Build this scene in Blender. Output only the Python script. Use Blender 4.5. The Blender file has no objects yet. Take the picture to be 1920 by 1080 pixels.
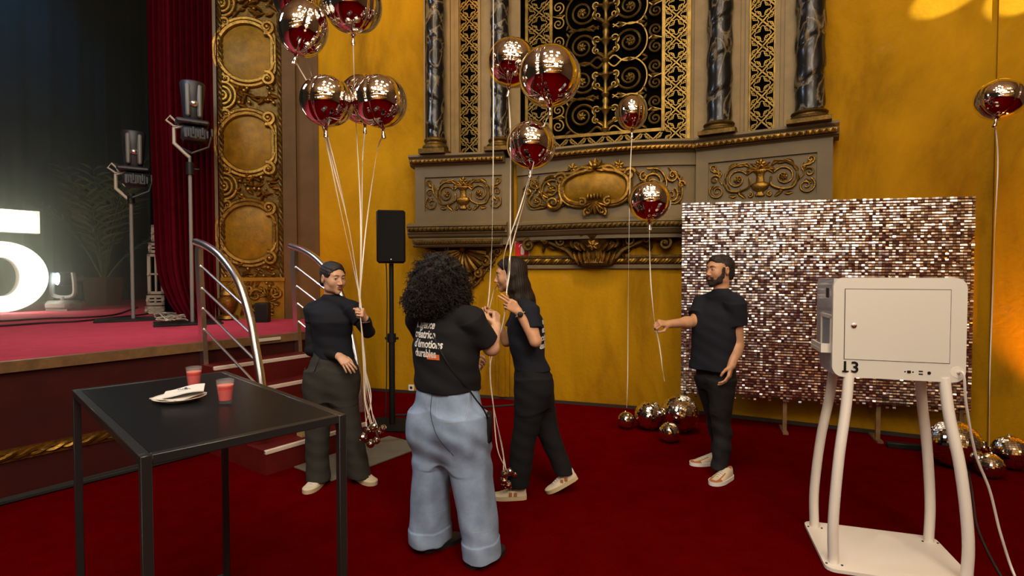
import bpy, math, random
import numpy as np
from mathutils import Vector, Matrix
from mathutils.bvhtree import BVHTree
random.seed(7); np.random.seed(7)
SC = bpy.context.scene
COL = SC.collection
R = math.radians
# ------------------------------------------------------------------ camera
EYE = 1.6; FPX = 1000.0; PITCH = R(1.6)
cd = bpy.data.cameras.new('camera'); cam = bpy.data.objects.new('camera', cd); COL.objects.link(cam)
cam.location = (0, 0, EYE); cam.rotation_euler = (R(90) - PITCH, 0, 0)
cd.sensor_width = 36; cd.lens = 36 * FPX / 1920; cd.clip_end = 200; cd.clip_start = .05
SC.camera = cam
# ------------------------------------------------------------------ world, view
wd = bpy.data.worlds.new('world'); SC.world = wd; wd.use_nodes = True
wd.node_tree.nodes['Background'].inputs[0].default_value = (.9, .62, .4, 1)
wd.node_tree.nodes['Background'].inputs[1].default_value = 0.02
vs = SC.view_settings
vs.view_transform = 'Standard'; vs.look = 'None'; vs.gamma = 1; vs.use_curve_mapping = False
vs.exposure = 0.0
cy = SC.cycles
cy.use_denoising = True; cy.max_bounces = 8; cy.diffuse_bounces = 3; cy.glossy_bounces = 5; cy.transmission_bounces = 8
cy.volume_bounces = 1; cy.sample_clamp_indirect = 6; cy.caustics_reflective = False; cy.caustics_refractive = False
cy.use_light_tree = True; cy.volume_step_rate = 2

def aim(o, tgt):
    o.rotation_euler = (Vector(tgt) - o.location).to_track_quat('-Z', 'Y').to_euler()
def area(name, loc, tgt, sx, sy, power, col, spread=180):
    l = bpy.data.lights.new(name, 'AREA'); l.shape = 'RECTANGLE'; l.size = sx; l.size_y = sy
    l.energy = power; l.color = col; l.spread = R(spread)
    o = bpy.data.objects.new(name, l); COL.objects.link(o); o.location = loc; aim(o, tgt); return o
def spot(name, loc, tgt, power, col, ang, blend=.5, rad=.05):
    l = bpy.data.lights.new(name, 'SPOT'); l.energy = power; l.color = col; l.spot_size = R(ang); l.spot_blend = blend
    l.shadow_soft_size = rad
    o = bpy.data.objects.new(name, l); COL.objects.link(o); o.location = loc; aim(o, tgt); return o
WARM = (1.0, .74, .46); AMB = (1.0, .45, .08); COOL = (.62, .78, 1.0); WHT = (1, .93, .84)
# ceiling lamps of the hall (general light)
for k in range(6): area('hall_ceiling_lamp', (-1.5 + 1.7 * (k % 3), .3 + 1.7 * (k // 3), 7.8 - .25 * (k % 2)), (.3, 5.0, .6), .7, .7, 30, (1, .80, .56))
for k in range(8): area('hall_chandelier_lamp', (-3.6 + 1.5 * (k % 4), -3.2 + 1.9 * (k // 4), 7.4 - .3 * (k % 3)), (.6, 3.6, .8), .7, .7, 38, WHT)
area('people_front_fill', (2.0, -2.6, 5.2), (-.2, 3.9, 1.2), 1.6, 1.2, 34, (1, .88, .72), 70)  # added fill that brightens the faces, not a lamp of the hall
# warm wash on the left wall, from a lamp high beside the proscenium
spot('wall_wash_lamp', (-1.3, 4.9, 6.6), (-1.75, 7.1, 3.9), 165, (1, .50, .10), 80, .9, .2)
spot('wall_wash_lamp_low', (.6, 3.4, 6.9), (.75, 6.4, .9), 760, (1, .70, .25), 44, .95, .3)
# amber uplight on the floor at the right
spot('amber_uplight', (4.98, 4.28, .12), (4.86, 4.62, 1.7), 380, (1, .36, .03), 80, .7, .06)
# amber lamp on the proscenium ornament
spot('amber_proscenium_lamp', (-2.35, 6.2, .95), (-3.5, 7.4, 2.5), 120, (1, .36, .02), 95, .8, .1)
# bright patches thrown on the upper right wall by two profile spots
spot('profile_spot', (9.0, -3.5, 8.2), (4.10, 5.05, 4.22), 14000, (1, .95, .75), 1.9, .3, .02)
spot('profile_spot', (8.0, -4.5, 8.4), (4.56, 4.83, 4.10), 14000, (1, .95, .75), 2.1, .3, .02)
# stage: lamps in the rig
spot('stage_front_lamp', (-1.6, 3.4, 7.4), (-4.6, 6.0, .97), 640, (1.0, .80, .86), 30, .8, .15)
spot('stage_blue_lamp', (-9.0, 9.0, 8.6), (-12.0, 13.0, 3.6), 700, (.0, .42, 1), 70, 1, .2)
spot('curtain_red_lamp', (-5.9, 6.85, 6.2), (-4.75, 7.12, 2.6), 45, (1, .10, .2), 75, .8, .1)
# cool stage glow from the stage side
area('stage_side_lamp', (-4.6, 4.4, 5.2), (1.6, 5.3, 1.8), .8, .8, 80, COOL)
# unseen fill lights, added to brighten rear wall and ceiling for the reflections
area('rear_wall_fill', (-1, -9.5, 1.2), (-1, -14, 5.0), 8, .6, 420, WARM)
area('ceiling_fill', (0, -6.0, 5.2), (0, -4.0, 9.0), 8, .8, 520, WARM)

# ------------------------------------------------------------------ pixel -> world
CP, SP = math.cos(PITCH), math.sin(PITCH)
def ray(px, py):
    a = (px - 960) / FPX; b = (540 - py) / FPX
    return Vector((a, CP + b * SP, -SP + b * CP))
def at(px, py, Y):
    d = ray(px, py); return Vector((0, 0, EYE)) + d * (Y / d.y)
def flo(px, py, z=0.0):
    d = ray(px, py); return Vector((0, 0, EYE)) + d * ((z - EYE) / d.z)
class Frame:                       # a vertical plane: origin, direction along the wall, normal to the room
    def __init__(s, p, q):
        s.o = Vector((p[0], p[1], 0)); s.e = Vector((q[0] - p[0], q[1] - p[1], 0)).normalized()
        s.n = Vector((s.e.y, -s.e.x, 0))
    def P(s, u, v, w=0.0):
        return s.o + s.e * u + s.n * w + Vector((0, 0, v))
    def uv(s, px, py, w=0.0):
        d = ray(px, py); O = Vector((0, 0, EYE)); q = s.o + s.n * w
        t = (q - O).dot(s.n) / d.dot(s.n); h = O + d * t
        return (h - s.o).dot(s.e), h.z
    def u(s, px, w=0.0): return s.uv(px, 512, w)[0]
# ------------------------------------------------------------------ materials
MATS = {}
def mat(name, col, rough=.6, metal=0.0, var=0.0, vscale=6.0, bump=0.0, bscale=40.0, emit=None, estr=0, spec=.5, col2=None, coat=0, sheen=0, detail=6):
    if name in MATS: return MATS[name]
    m = bpy.data.materials.new(name); m.use_nodes = True; nt = m.node_tree; b = nt.nodes['Principled BSDF']
    b.inputs['Base Color'].default_value = (*col, 1); b.inputs['Roughness'].default_value = rough
    b.inputs['Metallic'].default_value = metal; b.inputs['Specular IOR Level'].default_value = spec
    if coat: b.inputs['Coat Weight'].default_value = coat; b.inputs['Coat Roughness'].default_value = .08
    if sheen: b.inputs['Sheen Weight'].default_value = sheen
    tc = nt.nodes.new('ShaderNodeTexCoord')
    if var or col2:
        n = nt.nodes.new('ShaderNodeTexNoise'); n.inputs['Scale'].default_value = vscale; n.inputs['Detail'].default_value = detail
        n.inputs['Roughness'].default_value = .65
        nt.links.new(tc.outputs['Object'], n.inputs['Vector'])
        r = nt.nodes.new('ShaderNodeValToRGB'); nt.links.new(n.outputs['Fac'], r.inputs['Fac'])
        c2 = col2 or tuple(min(1, c * (1 + var)) for c in col)
        c1 = col if col2 else tuple(c * (1 - var) for c in col)
        r.color_ramp.elements[0].position = .32; r.color_ramp.elements[1].position = .68
        r.color_ramp.elements[0].color = (*c1, 1); r.color_ramp.elements[1].color = (*c2, 1)
        nt.links.new(r.outputs['Color'], b.inputs['Base Color'])
    if bump:
        n = nt.nodes.new('ShaderNodeTexNoise'); n.inputs['Scale'].default_value = bscale; n.inputs['Detail'].default_value = 4
        nt.links.new(tc.outputs['Object'], n.inputs['Vector'])
        bp = nt.nodes.new('ShaderNodeBump'); bp.inputs['Strength'].default_value = bump; bp.inputs['Distance'].default_value = .01
        nt.links.new(n.outputs['Fac'], bp.inputs['Height']); nt.links.new(bp.outputs['Normal'], b.inputs['Normal'])
    if emit:
        b.inputs['Emission Color'].default_value = (*emit, 1); b.inputs['Emission Strength'].default_value = estr
    MATS[name] = m; return m
def glass(name, col=(1, 1, 1), rough=0.0):
    if name in MATS: return MATS[name]
    m = mat(name, col, rough); b = m.node_tree.nodes['Principled BSDF']; b.inputs['Transmission Weight'].default_value = 1; b.inputs['IOR'].default_value = 1.45
    return m
# ------------------------------------------------------------------ mesh builder
def perp(d):
    d = d.normalized(); a = Vector((0, 0, 1)) if abs(d.z) < .9 else Vector((1, 0, 0))
    x = d.cross(a).normalized(); return x, x.cross(d).normalized()
class MB:
    def __init__(s): s.v = []; s.f = []; s.m = []
    def add(s, vs, fs, mi=0):
        k = len(s.v); s.v += [tuple(v) for v in vs]; s.f += [tuple(i + k for i in f) for f in fs]; s.m += [mi] * len(fs); return s
    def box(s, c, size, ax=None, mi=0, bev=0.0):
        c = Vector(c); hx, hy, hz = [q / 2 for q in size]
        X, Y, Z = ax or (Vector((1, 0, 0)), Vector((0, 1, 0)), Vector((0, 0, 1)))
        if bev <= 0:
            vs = [c + X * (hx * i) + Y * (hy * j) + Z * (hz * k) for k in (-1, 1) for j in (-1, 1) for i in (-1, 1)]
            return s.add(vs, [(0, 2, 3, 1), (4, 5, 7, 6), (0, 1, 5, 4), (2, 6, 7, 3), (0, 4, 6, 2), (1, 3, 7, 5)], mi)
        b = min(bev, hx, hy, hz); vs = []; idx = {}
        for i in (-1, 1):
            for j in (-1, 1):
                for k in (-1, 1):
                    for a in range(3):
                        q = [hx, hy, hz]
                        for t in range(3):
                            if t != a: q[t] -= b
                        idx[i, j, k, a] = len(vs); vs.append(c + X * (i * q[0]) + Y * (j * q[1]) + Z * (k * q[2]))
        fs = []
        def quad(l):
            n = sum((Vector(vs[i]) for i in l), Vector()) / len(l) - c
            q = [Vector(vs[i]) for i in l]; nn = (q[1] - q[0]).cross(q[2] - q[0])
            fs.append(tuple(l) if nn.dot(n) > 0 else tuple(reversed(l)))
        for a in range(3):
            o = [t for t in range(3) if t != a]
            for sg in (-1, 1):
                l = []
                for (p, q) in ((-1, -1), (1, -1), (1, 1), (-1, 1)):
                    t = [0, 0, 0]; t[a] = sg; t[o[0]] = p; t[o[1]] = q; l.append(idx[t[0], t[1], t[2], a])
                quad(l)
            for p in (-1, 1):
                for q in (-1, 1):
                    t0 = [0, 0, 0]; t0[a] = -1; t0[o[0]] = p; t0[o[1]] = q; t1 = list(t0); t1[a] = 1
                    quad([idx[(*t0, o[0])], idx[(*t1, o[0])], idx[(*t1, o[1])], idx[(*t0, o[1])]])
        for i in (-1, 1):
            for j in (-1, 1):
                for k in (-1, 1): quad([idx[i, j, k, 0], idx[i, j, k, 1], idx[i, j, k, 2]])
        return s.add(vs, fs, mi)
    def tube(s, pts, r, n=8, closed=False, flat=1.0, up=None, mi=0, cap=True):
        pts = [Vector(p) for p in pts]; N = len(pts); rr = r if isinstance(r, (list, tuple, np.ndarray)) else [r] * N
        x = None; vs = []
        for i in range(N):
            a = pts[i - 1] if (i > 0 or closed) else pts[i]; b = pts[(i + 1) % N] if (i < N - 1 or closed) else pts[i]
            d = b - a
            if d.length < 1e-9: d = Vector((0, 0, 1))
            d.normalize()
            if up is not None:
                x = d.cross(up)
                if x.length < 1e-5: x = perp(d)[0]
                x.normalize(); y = x.cross(d).normalized()
            else:
                if x is None: x, y = perp(d)
                else:
                    x = x - d * x.dot(d)
                    if x.length < 1e-6: x = perp(d)[0]
                    x.normalize(); y = x.cross(d).normalized()
            for k in range(n):
                t = 2 * math.pi * (k + .5) / n
                vs.append(pts[i] + x * (math.cos(t) * rr[i]) + y * (math.sin(t) * rr[i] * flat))
        fs = []
        for i in range(N if closed else N - 1):
            j = (i + 1) % N
            for k in range(n):
                l = (k + 1) % n; fs.append((i * n + k, i * n + l, j * n + l, j * n + k))
        if cap and not closed:
            fs.append(tuple(range(n - 1, -1, -1))); fs.append(tuple((N - 1) * n + k for k in range(n)))
        return s.add(vs, fs, mi)
    def lathe(s, prof, n=24, o=(0, 0, 0), ax=None, mi=0, a0=0, a1=2 * math.pi):
        o = Vector(o); X, Y, Z = ax or (Vector((1, 0, 0)), Vector((0, 1, 0)), Vector((0, 0, 1)))
        full = abs(a1 - a0 - 2 * math.pi) < 1e-6; m = n if full else n + 1; vs = []
        for (r, z) in prof:
            for k in range(m):
                t = a0 + (a1 - a0) * k / n; vs.append(o + X * (r * math.cos(t)) + Y * (r * math.sin(t)) + Z * z)
        fs = []
        for i in range(len(prof) - 1):
            for k in range(n):
                l = (k + 1) % m; fs.append((i * m + k, i * m + l, (i + 1) * m + l, (i + 1) * m + k))
        if full:
            if prof[0][0] > 1e-6: fs.append(tuple(range(m - 1, -1, -1)))
            if prof[-1][0] > 1e-6: fs.append(tuple((len(prof) - 1) * m + k for k in range(m)))
        return s.add(vs, fs, mi)
    def ball(s, c, r, n=12, m=8, ax=None, mi=0):
        if not isinstance(r, (tuple, list)): r = (r, r, r)
        c = Vector(c); X, Y, Z = ax or (Vector((1, 0, 0)), Vector((0, 1, 0)), Vector((0, 0, 1))); vs = []; fs = []
        for i in range(m + 1):
            t = math.pi * i / m
            for k in range(n):
                p = 2 * math.pi * k / n
                vs.append(c + X * (r[0] * math.sin(t) * math.cos(p)) + Y * (r[1] * math.sin(t) * math.sin(p)) - Z * (r[2] * math.cos(t)))
        for i in range(m):
            for k in range(n):
                l = (k + 1) % n; fs.append((i * n + k, i * n + l, (i + 1) * n + l, (i + 1) * n + k))
        return s.add(vs, fs, mi)
    def prism(s, poly, fn, d0, d1, mi=0):     # poly of (u,v); fn(u,v,w) -> point; front at d1
        n = len(poly); vs = [fn(u, v, d0) for u, v in poly] + [fn(u, v, d1) for u, v in poly]
        fs = [tuple(range(n - 1, -1, -1)), tuple(range(n, 2 * n))] + [(i, (i + 1) % n, n + (i + 1) % n, n + i) for i in range(n)]
        return s.add(vs, fs, mi)
    def sweep(s, prof, fn, us, mi=0, closed_prof=True):   # prof of (v,w) swept along u values
        n = len(prof); vs = [fn(u, v, w) for u in us for v, w in prof]; fs = []
        for i in range(len(us) - 1):
            for k in range(n if closed_prof else n - 1):
                l = (k + 1) % n; fs.append((i * n + k, (i + 1) * n + k, (i + 1) * n + l, i * n + l))
        if closed_prof:
            fs.append(tuple(range(n))); fs.append(tuple((len(us) - 1) * n + k for k in range(n - 1, -1, -1)))
        return s.add(vs, fs, mi)
    def mesh(s, name, mats, smooth=True, fix=True):
        me = bpy.data.meshes.new(name); me.from_pydata(s.v, [], s.f)
        mats = mats if isinstance(mats, (list, tuple)) else [mats]
        for m in mats: me.materials.append(m)
        if any(s.m): me.polygons.foreach_set('material_index', s.m)
        if fix:
            import bmesh
            bm = bmesh.new(); bm.from_mesh(me); bmesh.ops.recalc_face_normals(bm, faces=bm.faces); bm.to_mesh(me); bm.free()
        if smooth: smooth_by_angle(me)
        return me
    def build(s, name, mats, parent=None, world=True, smooth=True, fix=True):
        if parent is not None and world:
            M = inv_of(parent); s.v = [tuple(M @ Vector(v)) for v in s.v]
        return link(name, s.mesh(name, mats, smooth, fix), parent)
def smooth_by_angle(me, ang=42):
    n = len(me.polygons); me.polygons.foreach_set('use_smooth', [True] * n)
    try: me.set_sharp_from_angle(angle=R(ang))
    except Exception: pass
ROOTM = {}
def inv_of(o):
    while o.parent is not None: o = o.parent
    return ROOTM.get(o.name, Matrix.Identity(4))
def link(name, me, parent=None):
    o = bpy.data.objects.new(name, me); COL.objects.link(o)
    if parent is not None: o.parent = parent
    return o
def tag(o, label=None, cat=None, group=None, kind=None):
    if label: o['label'] = label
    if cat: o['category'] = cat
    if group: o['group'] = group
    if kind: o['kind'] = kind
    return o
def thing(name, label, cat, loc=(0, 0, 0), rz=0.0, group=None):
    o = bpy.data.objects.new(name, None); COL.objects.link(o); o.empty_display_size = .1
    o.location = loc; o.rotation_euler = (0, 0, rz)
    ROOTM[o.name] = (Matrix.Translation(Vector(loc)) @ Matrix.Rotation(rz, 4, 'Z')).inverted()
    return tag(o, label, cat, group)
def struct(name, mb, m, parent=None, smooth=True):
    o = mb.build(name, m, parent, smooth=smooth); o['kind'] = 'structure'; return o
def copy_tree(o, parent=None):
    c = o.copy(); COL.objects.link(c)
    if parent is not None: c.parent = parent
    for ch in list(o.children): copy_tree(ch, c)
    return c
def lerp(a, b, t): return a + (b - a) * t
def spline(ps, n=8, closed=False):            # Catmull-Rom through points (any tuple length)
    ps = [np.array(p, float) for p in ps]; N = len(ps); out = []
    for i in range(N if closed else N - 1):
        p0 = ps[(i - 1) % N] if (closed or i > 0) else ps[0] * 2 - ps[1]
        p1 = ps[i]; p2 = ps[(i + 1) % N]; p3 = ps[(i + 2) % N] if (closed or i < N - 2) else ps[-1] * 2 - ps[-2]
        for k in range(n):
            t = k / n; out.append(.5 * ((2 * p1) + (p2 - p0) * t + (2 * p0 - 5 * p1 + 4 * p2 - p3) * t * t + (3 * p1 - p0 - 3 * p2 + p3) * t ** 3))
    if not closed: out.append(ps[-1])
    return [tuple(q) for q in out]
def rrect(w, h, r, n=5, cx=0, cz=0):
    out = []
    for (sx, sy, a) in ((1, 1, 0), (-1, 1, 90), (-1, -1, 180), (1, -1, 270)):
        for k in range(n + 1):
            t = R(a + 90 * k / n); out.append((cx + sx * (w / 2 - r) + r * math.cos(t), cz + sy * (h / 2 - r) + r * math.sin(t)))
    return out
def text_mesh(txt, size, extr=.001, offset=0.0, align='LEFT', space=1.0, line=1.0, shear=0):
    cu = bpy.data.curves.new('text', 'FONT'); cu.body = txt; cu.size = size; cu.extrude = extr; cu.offset = offset
    cu.align_x = align; cu.space_character = space; cu.space_line = line; cu.resolution_u = 4; cu.shear = shear
    o = bpy.data.objects.new('text', cu); COL.objects.link(o)
    dg = bpy.context.evaluated_depsgraph_get(); dg.update()
    me = bpy.data.meshes.new_from_object(o.evaluated_get(dg))
    V = [tuple(v.co) for v in me.vertices]; F = [tuple(p.vertices) for p in me.polygons]
    bpy.data.objects.remove(o); bpy.data.curves.remove(cu); bpy.data.meshes.remove(me)
    return V, F
# ------------------------------------------------------------------ implicit surfaces (organic shapes)
class SDF:
    def __init__(s, xs, ys, zs):
        s.xs, s.ys, s.zs = [np.asarray(a, np.float32) for a in (xs, ys, zs)]
        s.g = np.full((len(xs), len(ys), len(zs)), 1.0, np.float32)
    def _blk(s, lo, hi):
        sl = []
        for a, l, h in zip((s.xs, s.ys, s.zs), lo, hi):
            i = max(0, int(np.searchsorted(a, l)) - 1); j = min(len(a), int(np.searchsorted(a, h)) + 1); sl.append(slice(i, max(i + 1, j)))
        X = s.xs[sl[0]][:, None, None]; Y = s.ys[sl[1]][None, :, None]; Z = s.zs[sl[2]][None, None, :]
        return tuple(sl), X, Y, Z
    def put(s, lo, hi, fn, k=.01, op='add'):
        m = k * 1.2 + .02; lo = np.array(lo) - m; hi = np.array(hi) + m
        sl, X, Y, Z = s._blk(lo, hi)
        d = fn(X, Y, Z).astype(np.float32); g = s.g[sl]
        if op == 'add':
            h = np.maximum(k - np.abs(g - d), 0) / k if k > 0 else 0; s.g[sl] = np.minimum(g, d) - h * h * k * .25
        else:
            d = -d; h = np.maximum(k - np.abs(g - d), 0) / k if k > 0 else 0; s.g[sl] = np.maximum(g, d) + h * h * k * .25
    def ell(s, c, r, k=.01, M=None, op='add'):
        c = np.array(c, float); r = np.array(r if isinstance(r, (tuple, list)) else (r, r, r), float)
        A = np.array(M) if M is not None else np.eye(3); R_ = float(max(r))
        def fn(X, Y, Z):
            x, y, z = X - c[0], Y - c[1], Z - c[2]
            q = [(A[0, i] * x + A[1, i] * y + A[2, i] * z) for i in range(3)]
            k0 = np.sqrt(sum((q[i] / r[i]) ** 2 for i in range(3))) + 1e-6; k1 = np.sqrt(sum((q[i] / r[i] ** 2) ** 2 for i in range(3))) + 1e-6
            return k0 * (k0 - 1) / k1
        s.put(c - R_, c + R_, fn, k, op)
    def cone(s, a, b, ra, rb, k=.01, capped=False, op='add'):
        a = np.array(a, float); b = np.array(b, float); ab = b - a; L2 = float(ab @ ab) + 1e-12; L = math.sqrt(L2); m = max(ra, rb)
        def fn(X, Y, Z):
            x, y, z = X - a[0], Y - a[1], Z - a[2]; t = (x * ab[0] + y * ab[1] + z * ab[2]) / L2
            tc = t if capped else np.clip(t, 0, 1); tr = np.clip(t, 0, 1)
            d = np.sqrt((x - tc * ab[0]) ** 2 + (y - tc * ab[1]) ** 2 + (z - tc * ab[2]) ** 2) - (ra + tr * (rb - ra))
            return np.maximum(d, np.maximum((t - 1) * L, -t * L)) if capped else d
        s.put(np.minimum(a, b) - m, np.maximum(a, b) + m, fn, k, op)
    def chain(s, ps, rs, k=.01):
        for i in range(len(ps) - 1): s.cone(ps[i], ps[i + 1], rs[i], rs[i + 1], k)
    def loft(s, rings, yaw=0.0, k=.02, p=2.3, op='add', ztilt=0.0):        # rings (z,cx,cy,a,b), flat ends
        r = np.array(sorted(rings), float); z0, z1 = r[0, 0], r[-1, 0]; cs, sn = math.cos(yaw), math.sin(yaw); m = float(max(r[:, 3].max(), r[:, 4].max()))
        # smooth interpolation of the rings
        zz = np.linspace(z0, z1, 80); q = []
        for c in range(1, 5):
            y = np.interp(zz, r[:, 0], r[:, c]); kern = np.array([1, 2, 3, 2, 1]) / 9.0; yp = np.pad(y, 2, mode='edge'); q.append(np.convolve(yp, kern, 'valid'))
        def fn(X, Y, Z):
            zc = np.clip(Z, z0, z1); cx, cy_, a, b = [np.interp(zc.ravel(), zz, c).reshape(zc.shape) for c in q]
            x = X - cx; y = Y - cy_; u = np.abs(x * cs + y * sn) / a; v = np.abs(-x * sn + y * cs) / b
            d = ((u ** p + v ** p) ** (1 / p) - 1) * np.minimum(a, b)
            return np.maximum(d, np.maximum(Z - z1, z0 - Z))
        s.put((r[:, 1].min() - m, r[:, 2].min() - m, z0), (r[:, 1].max() + m, r[:, 2].max() + m, z1), fn, k, op)
    def disp(s, fn):
        s.g += fn(s.xs[:, None, None], s.ys[None, :, None], s.zs[None, None, :]).astype(np.float32)
    def surf(s):
        g = s.g; ins = g < 0; nx, ny, nz = g.shape
        c = [ins[i:nx - 1 + i, j:ny - 1 + j, k:nz - 1 + k] for i in (0, 1) for j in (0, 1) for k in (0, 1)]
        al = c[0].copy(); an = c[0].copy()
        for q in c[1:]: al &= q; an |= q
        act = an & ~al; I, J, K = np.nonzero(act); idx = np.full(act.shape, -1, np.int64); idx[I, J, K] = np.arange(len(I))
        off = [(i, j, k) for i in (0, 1) for j in (0, 1) for k in (0, 1)]
        val = [g[I + o[0], J + o[1], K + o[2]] for o in off]; pos = [np.stack([s.xs[I + o[0]], s.ys[J + o[1]], s.zs[K + o[2]]], 1) for o in off]
        acc = np.zeros((len(I), 3)); cnt = np.zeros(len(I))
        for a in range(8):
            for b in range(a + 1, 8):
                if sum(x != y for x, y in zip(off[a], off[b])) != 1: continue
                cr = (val[a] < 0) != (val[b] < 0); t = val[a] / np.where(np.abs(val[a] - val[b]) < 1e-9, 1e-9, val[a] - val[b]); t = np.clip(t, 0, 1)
                acc += np.where(cr[:, None], pos[a] + (pos[b] - pos[a]) * t[:, None], 0); cnt += cr
        V = acc / np.maximum(cnt, 1)[:, None]; F = []
        for ax in range(3):
            sl0 = [slice(1, -1)] * 3; sl1 = [slice(1, -1)] * 3; sl0[ax] = slice(0, -1); sl1[ax] = slice(1, None)
            a, b = ins[tuple(sl0)], ins[tuple(sl1)]; ch = a != b; P = np.nonzero(ch); st = a[P]
            P = [p + (0 if i == ax else 1) for i, p in enumerate(P)]
            u, v = (ax + 1) % 3, (ax + 2) % 3; Q = []
            for du, dv in ((0, 0), (1, 0), (1, 1), (0, 1)):
                q = [p.copy() for p in P]; q[u] -= 1 - du; q[v] -= 1 - dv; Q.append(idx[tuple(q)])
            Q = np.stack(Q, 1); Q[~st] = Q[~st][:, ::-1]; F.append(Q)
        F = np.concatenate(F); F = F[(F >= 0).all(1)]
        return V, F
    def build(s, name, mats, parent=None, matfn=None, loc=None):
        V, F = s.surf(); me = bpy.data.meshes.new(name); n = len(F)
        me.vertices.add(len(V)); me.vertices.foreach_set('co', V.astype(np.float32).ravel())
        me.loops.add(n * 4); me.loops.foreach_set('vertex_index', F.astype(np.int32).ravel())
        me.polygons.add(n); me.polygons.foreach_set('loop_start', np.arange(n, dtype=np.int32) * 4)
        me.update(calc_edges=True)
        for m in (mats if isinstance(mats, (list, tuple)) else [mats]): me.materials.append(m)
        if matfn is not None: me.polygons.foreach_set('material_index', matfn(V[F].mean(1)).astype(np.int32))
        me.polygons.foreach_set('use_smooth', np.ones(n, bool)); me.validate(); me.update()
        return link(name, me, parent)
# ================================================================== SETTING
def plaster():
    m = mat('ochre plaster', (.4, .2, .004), .8, spec=.12); nt = m.node_tree; b = nt.nodes['Principled BSDF']; N = nt.nodes.new; L = nt.links.new
    tc = N('ShaderNodeTexCoord'); mp = N('ShaderNodeMapping'); mp.inputs['Scale'].default_value = (1, 1, .45); L(tc.outputs['Object'], mp.inputs['Vector'])
    n1 = N('ShaderNodeTexNoise'); n1.inputs['Scale'].default_value = .8; n1.inputs['Detail'].default_value = 10; n1.inputs['Roughness'].default_value = .68; n1.inputs['Distortion'].default_value = .6; L(mp.outputs[0], n1.inputs['Vector'])
    r1 = N('ShaderNodeValToRGB'); e = r1.color_ramp.elements; e[0].position = .33; e[0].color = (.19, .088, .0008, 1); e[1].position = .66; e[1].color = (.47, .245, .0035, 1); q = e.new(.5); q.color = (.36, .182, .0015, 1); L(n1.outputs['Fac'], r1.inputs['Fac'])
    n2 = N('ShaderNodeTexNoise'); n2.inputs['Scale'].default_value = 2.6; n2.inputs['Detail'].default_value = 8; n2.inputs['Roughness'].default_value = .7; L(tc.outputs['Object'], n2.inputs['Vector'])
    r2 = N('ShaderNodeValToRGB'); e = r2.color_ramp.elements; e[0].position = .60; e[0].color = (0, 0, 0, 1); e[1].position = .78; e[1].color = (.55, .55, .55, 1); L(n2.outputs['Fac'], r2.inputs['Fac'])
    mx = N('ShaderNodeMixRGB'); mx.inputs['Color2'].default_value = (.40, .22, .05, 1); L(r2.outputs[0], mx.inputs['Fac']); L(r1.outputs[0], mx.inputs['Color1']); L(mx.outputs[0], b.inputs['Base Color'])
    n3 = N('ShaderNodeTexNoise'); n3.inputs['Scale'].default_value = 24; n3.inputs['Detail'].default_value = 6; L(tc.outputs['Object'], n3.inputs['Vector']); bp = N('ShaderNodeBump'); bp.inputs['Strength'].default_value = .4; bp.inputs['Distance'].default_value = .012; L(n3.outputs['Fac'], bp.inputs['Height']); L(bp.outputs[0], b.inputs['Normal'])
    return m
M_PLASTER = plaster()
M_CARPET = mat('red carpet', (.085, .0003, .0003), .95, var=.13, vscale=5, bump=.5, bscale=260, spec=.0)
M_STAGE = mat('stage carpet', (.42, .045, .075), .95, var=.12, vscale=7, bump=.4, bscale=200, spec=.1)  # same red carpet, with the pink of the stage light put into its colour
M_RISER = mat('dark red boards', (.042, .0035, .0025), .65, spec=.25, var=.2, vscale=4)
M_WOOD = mat('worn wood edge', (.16, .085, .03), .55, var=.35, vscale=9)
M_GOLD = mat('old gilding', (.23, .125, .02), .38, metal=.85, var=.45, vscale=14, bump=.5, bscale=60)
M_GOLDD = mat('dull gilding', (.105, .06, .010), .5, metal=.75, var=.45, vscale=16, bump=.4, bscale=60)
M_AMBERGOLD = mat('bright gilding', (.19, .098, .002), .5, metal=.15, spec=.25, var=.3, vscale=9, bump=.25, bscale=30)
M_TAUPE = mat('taupe paint', (.125, .088, .037), .6, var=.14, vscale=3)
M_BEIGE = mat('beige stone paint', (.22, .145, .05), .6, var=.18, vscale=4)
M_BROWN = mat('brown paint', (.088, .05, .018), .7, spec=.2, var=.15, vscale=3)
M_VOID = mat('painted grille dark', (.002, .0018, .0016), .9, spec=0)
M_BLACK = mat('black metal', (.006, .006, .006), .5, spec=.3)
M_BLACKM = mat('matt black', (.005, .005, .005), .8, spec=.2)
M_RUBBER = mat('black rubber', (.008, .008, .008), .7)
M_STEEL = mat('brushed steel', (.80, .78, .75), .27, metal=1)
M_WHITE = mat('white plastic', (.75, .73, .68), .4)
M_CEIL = mat('ceiling paint', (.42, .30, .17), .8, var=.3, vscale=.8)
M_DARKWALL = mat('dark hall wall', (.16, .09, .05), .8)

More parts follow.
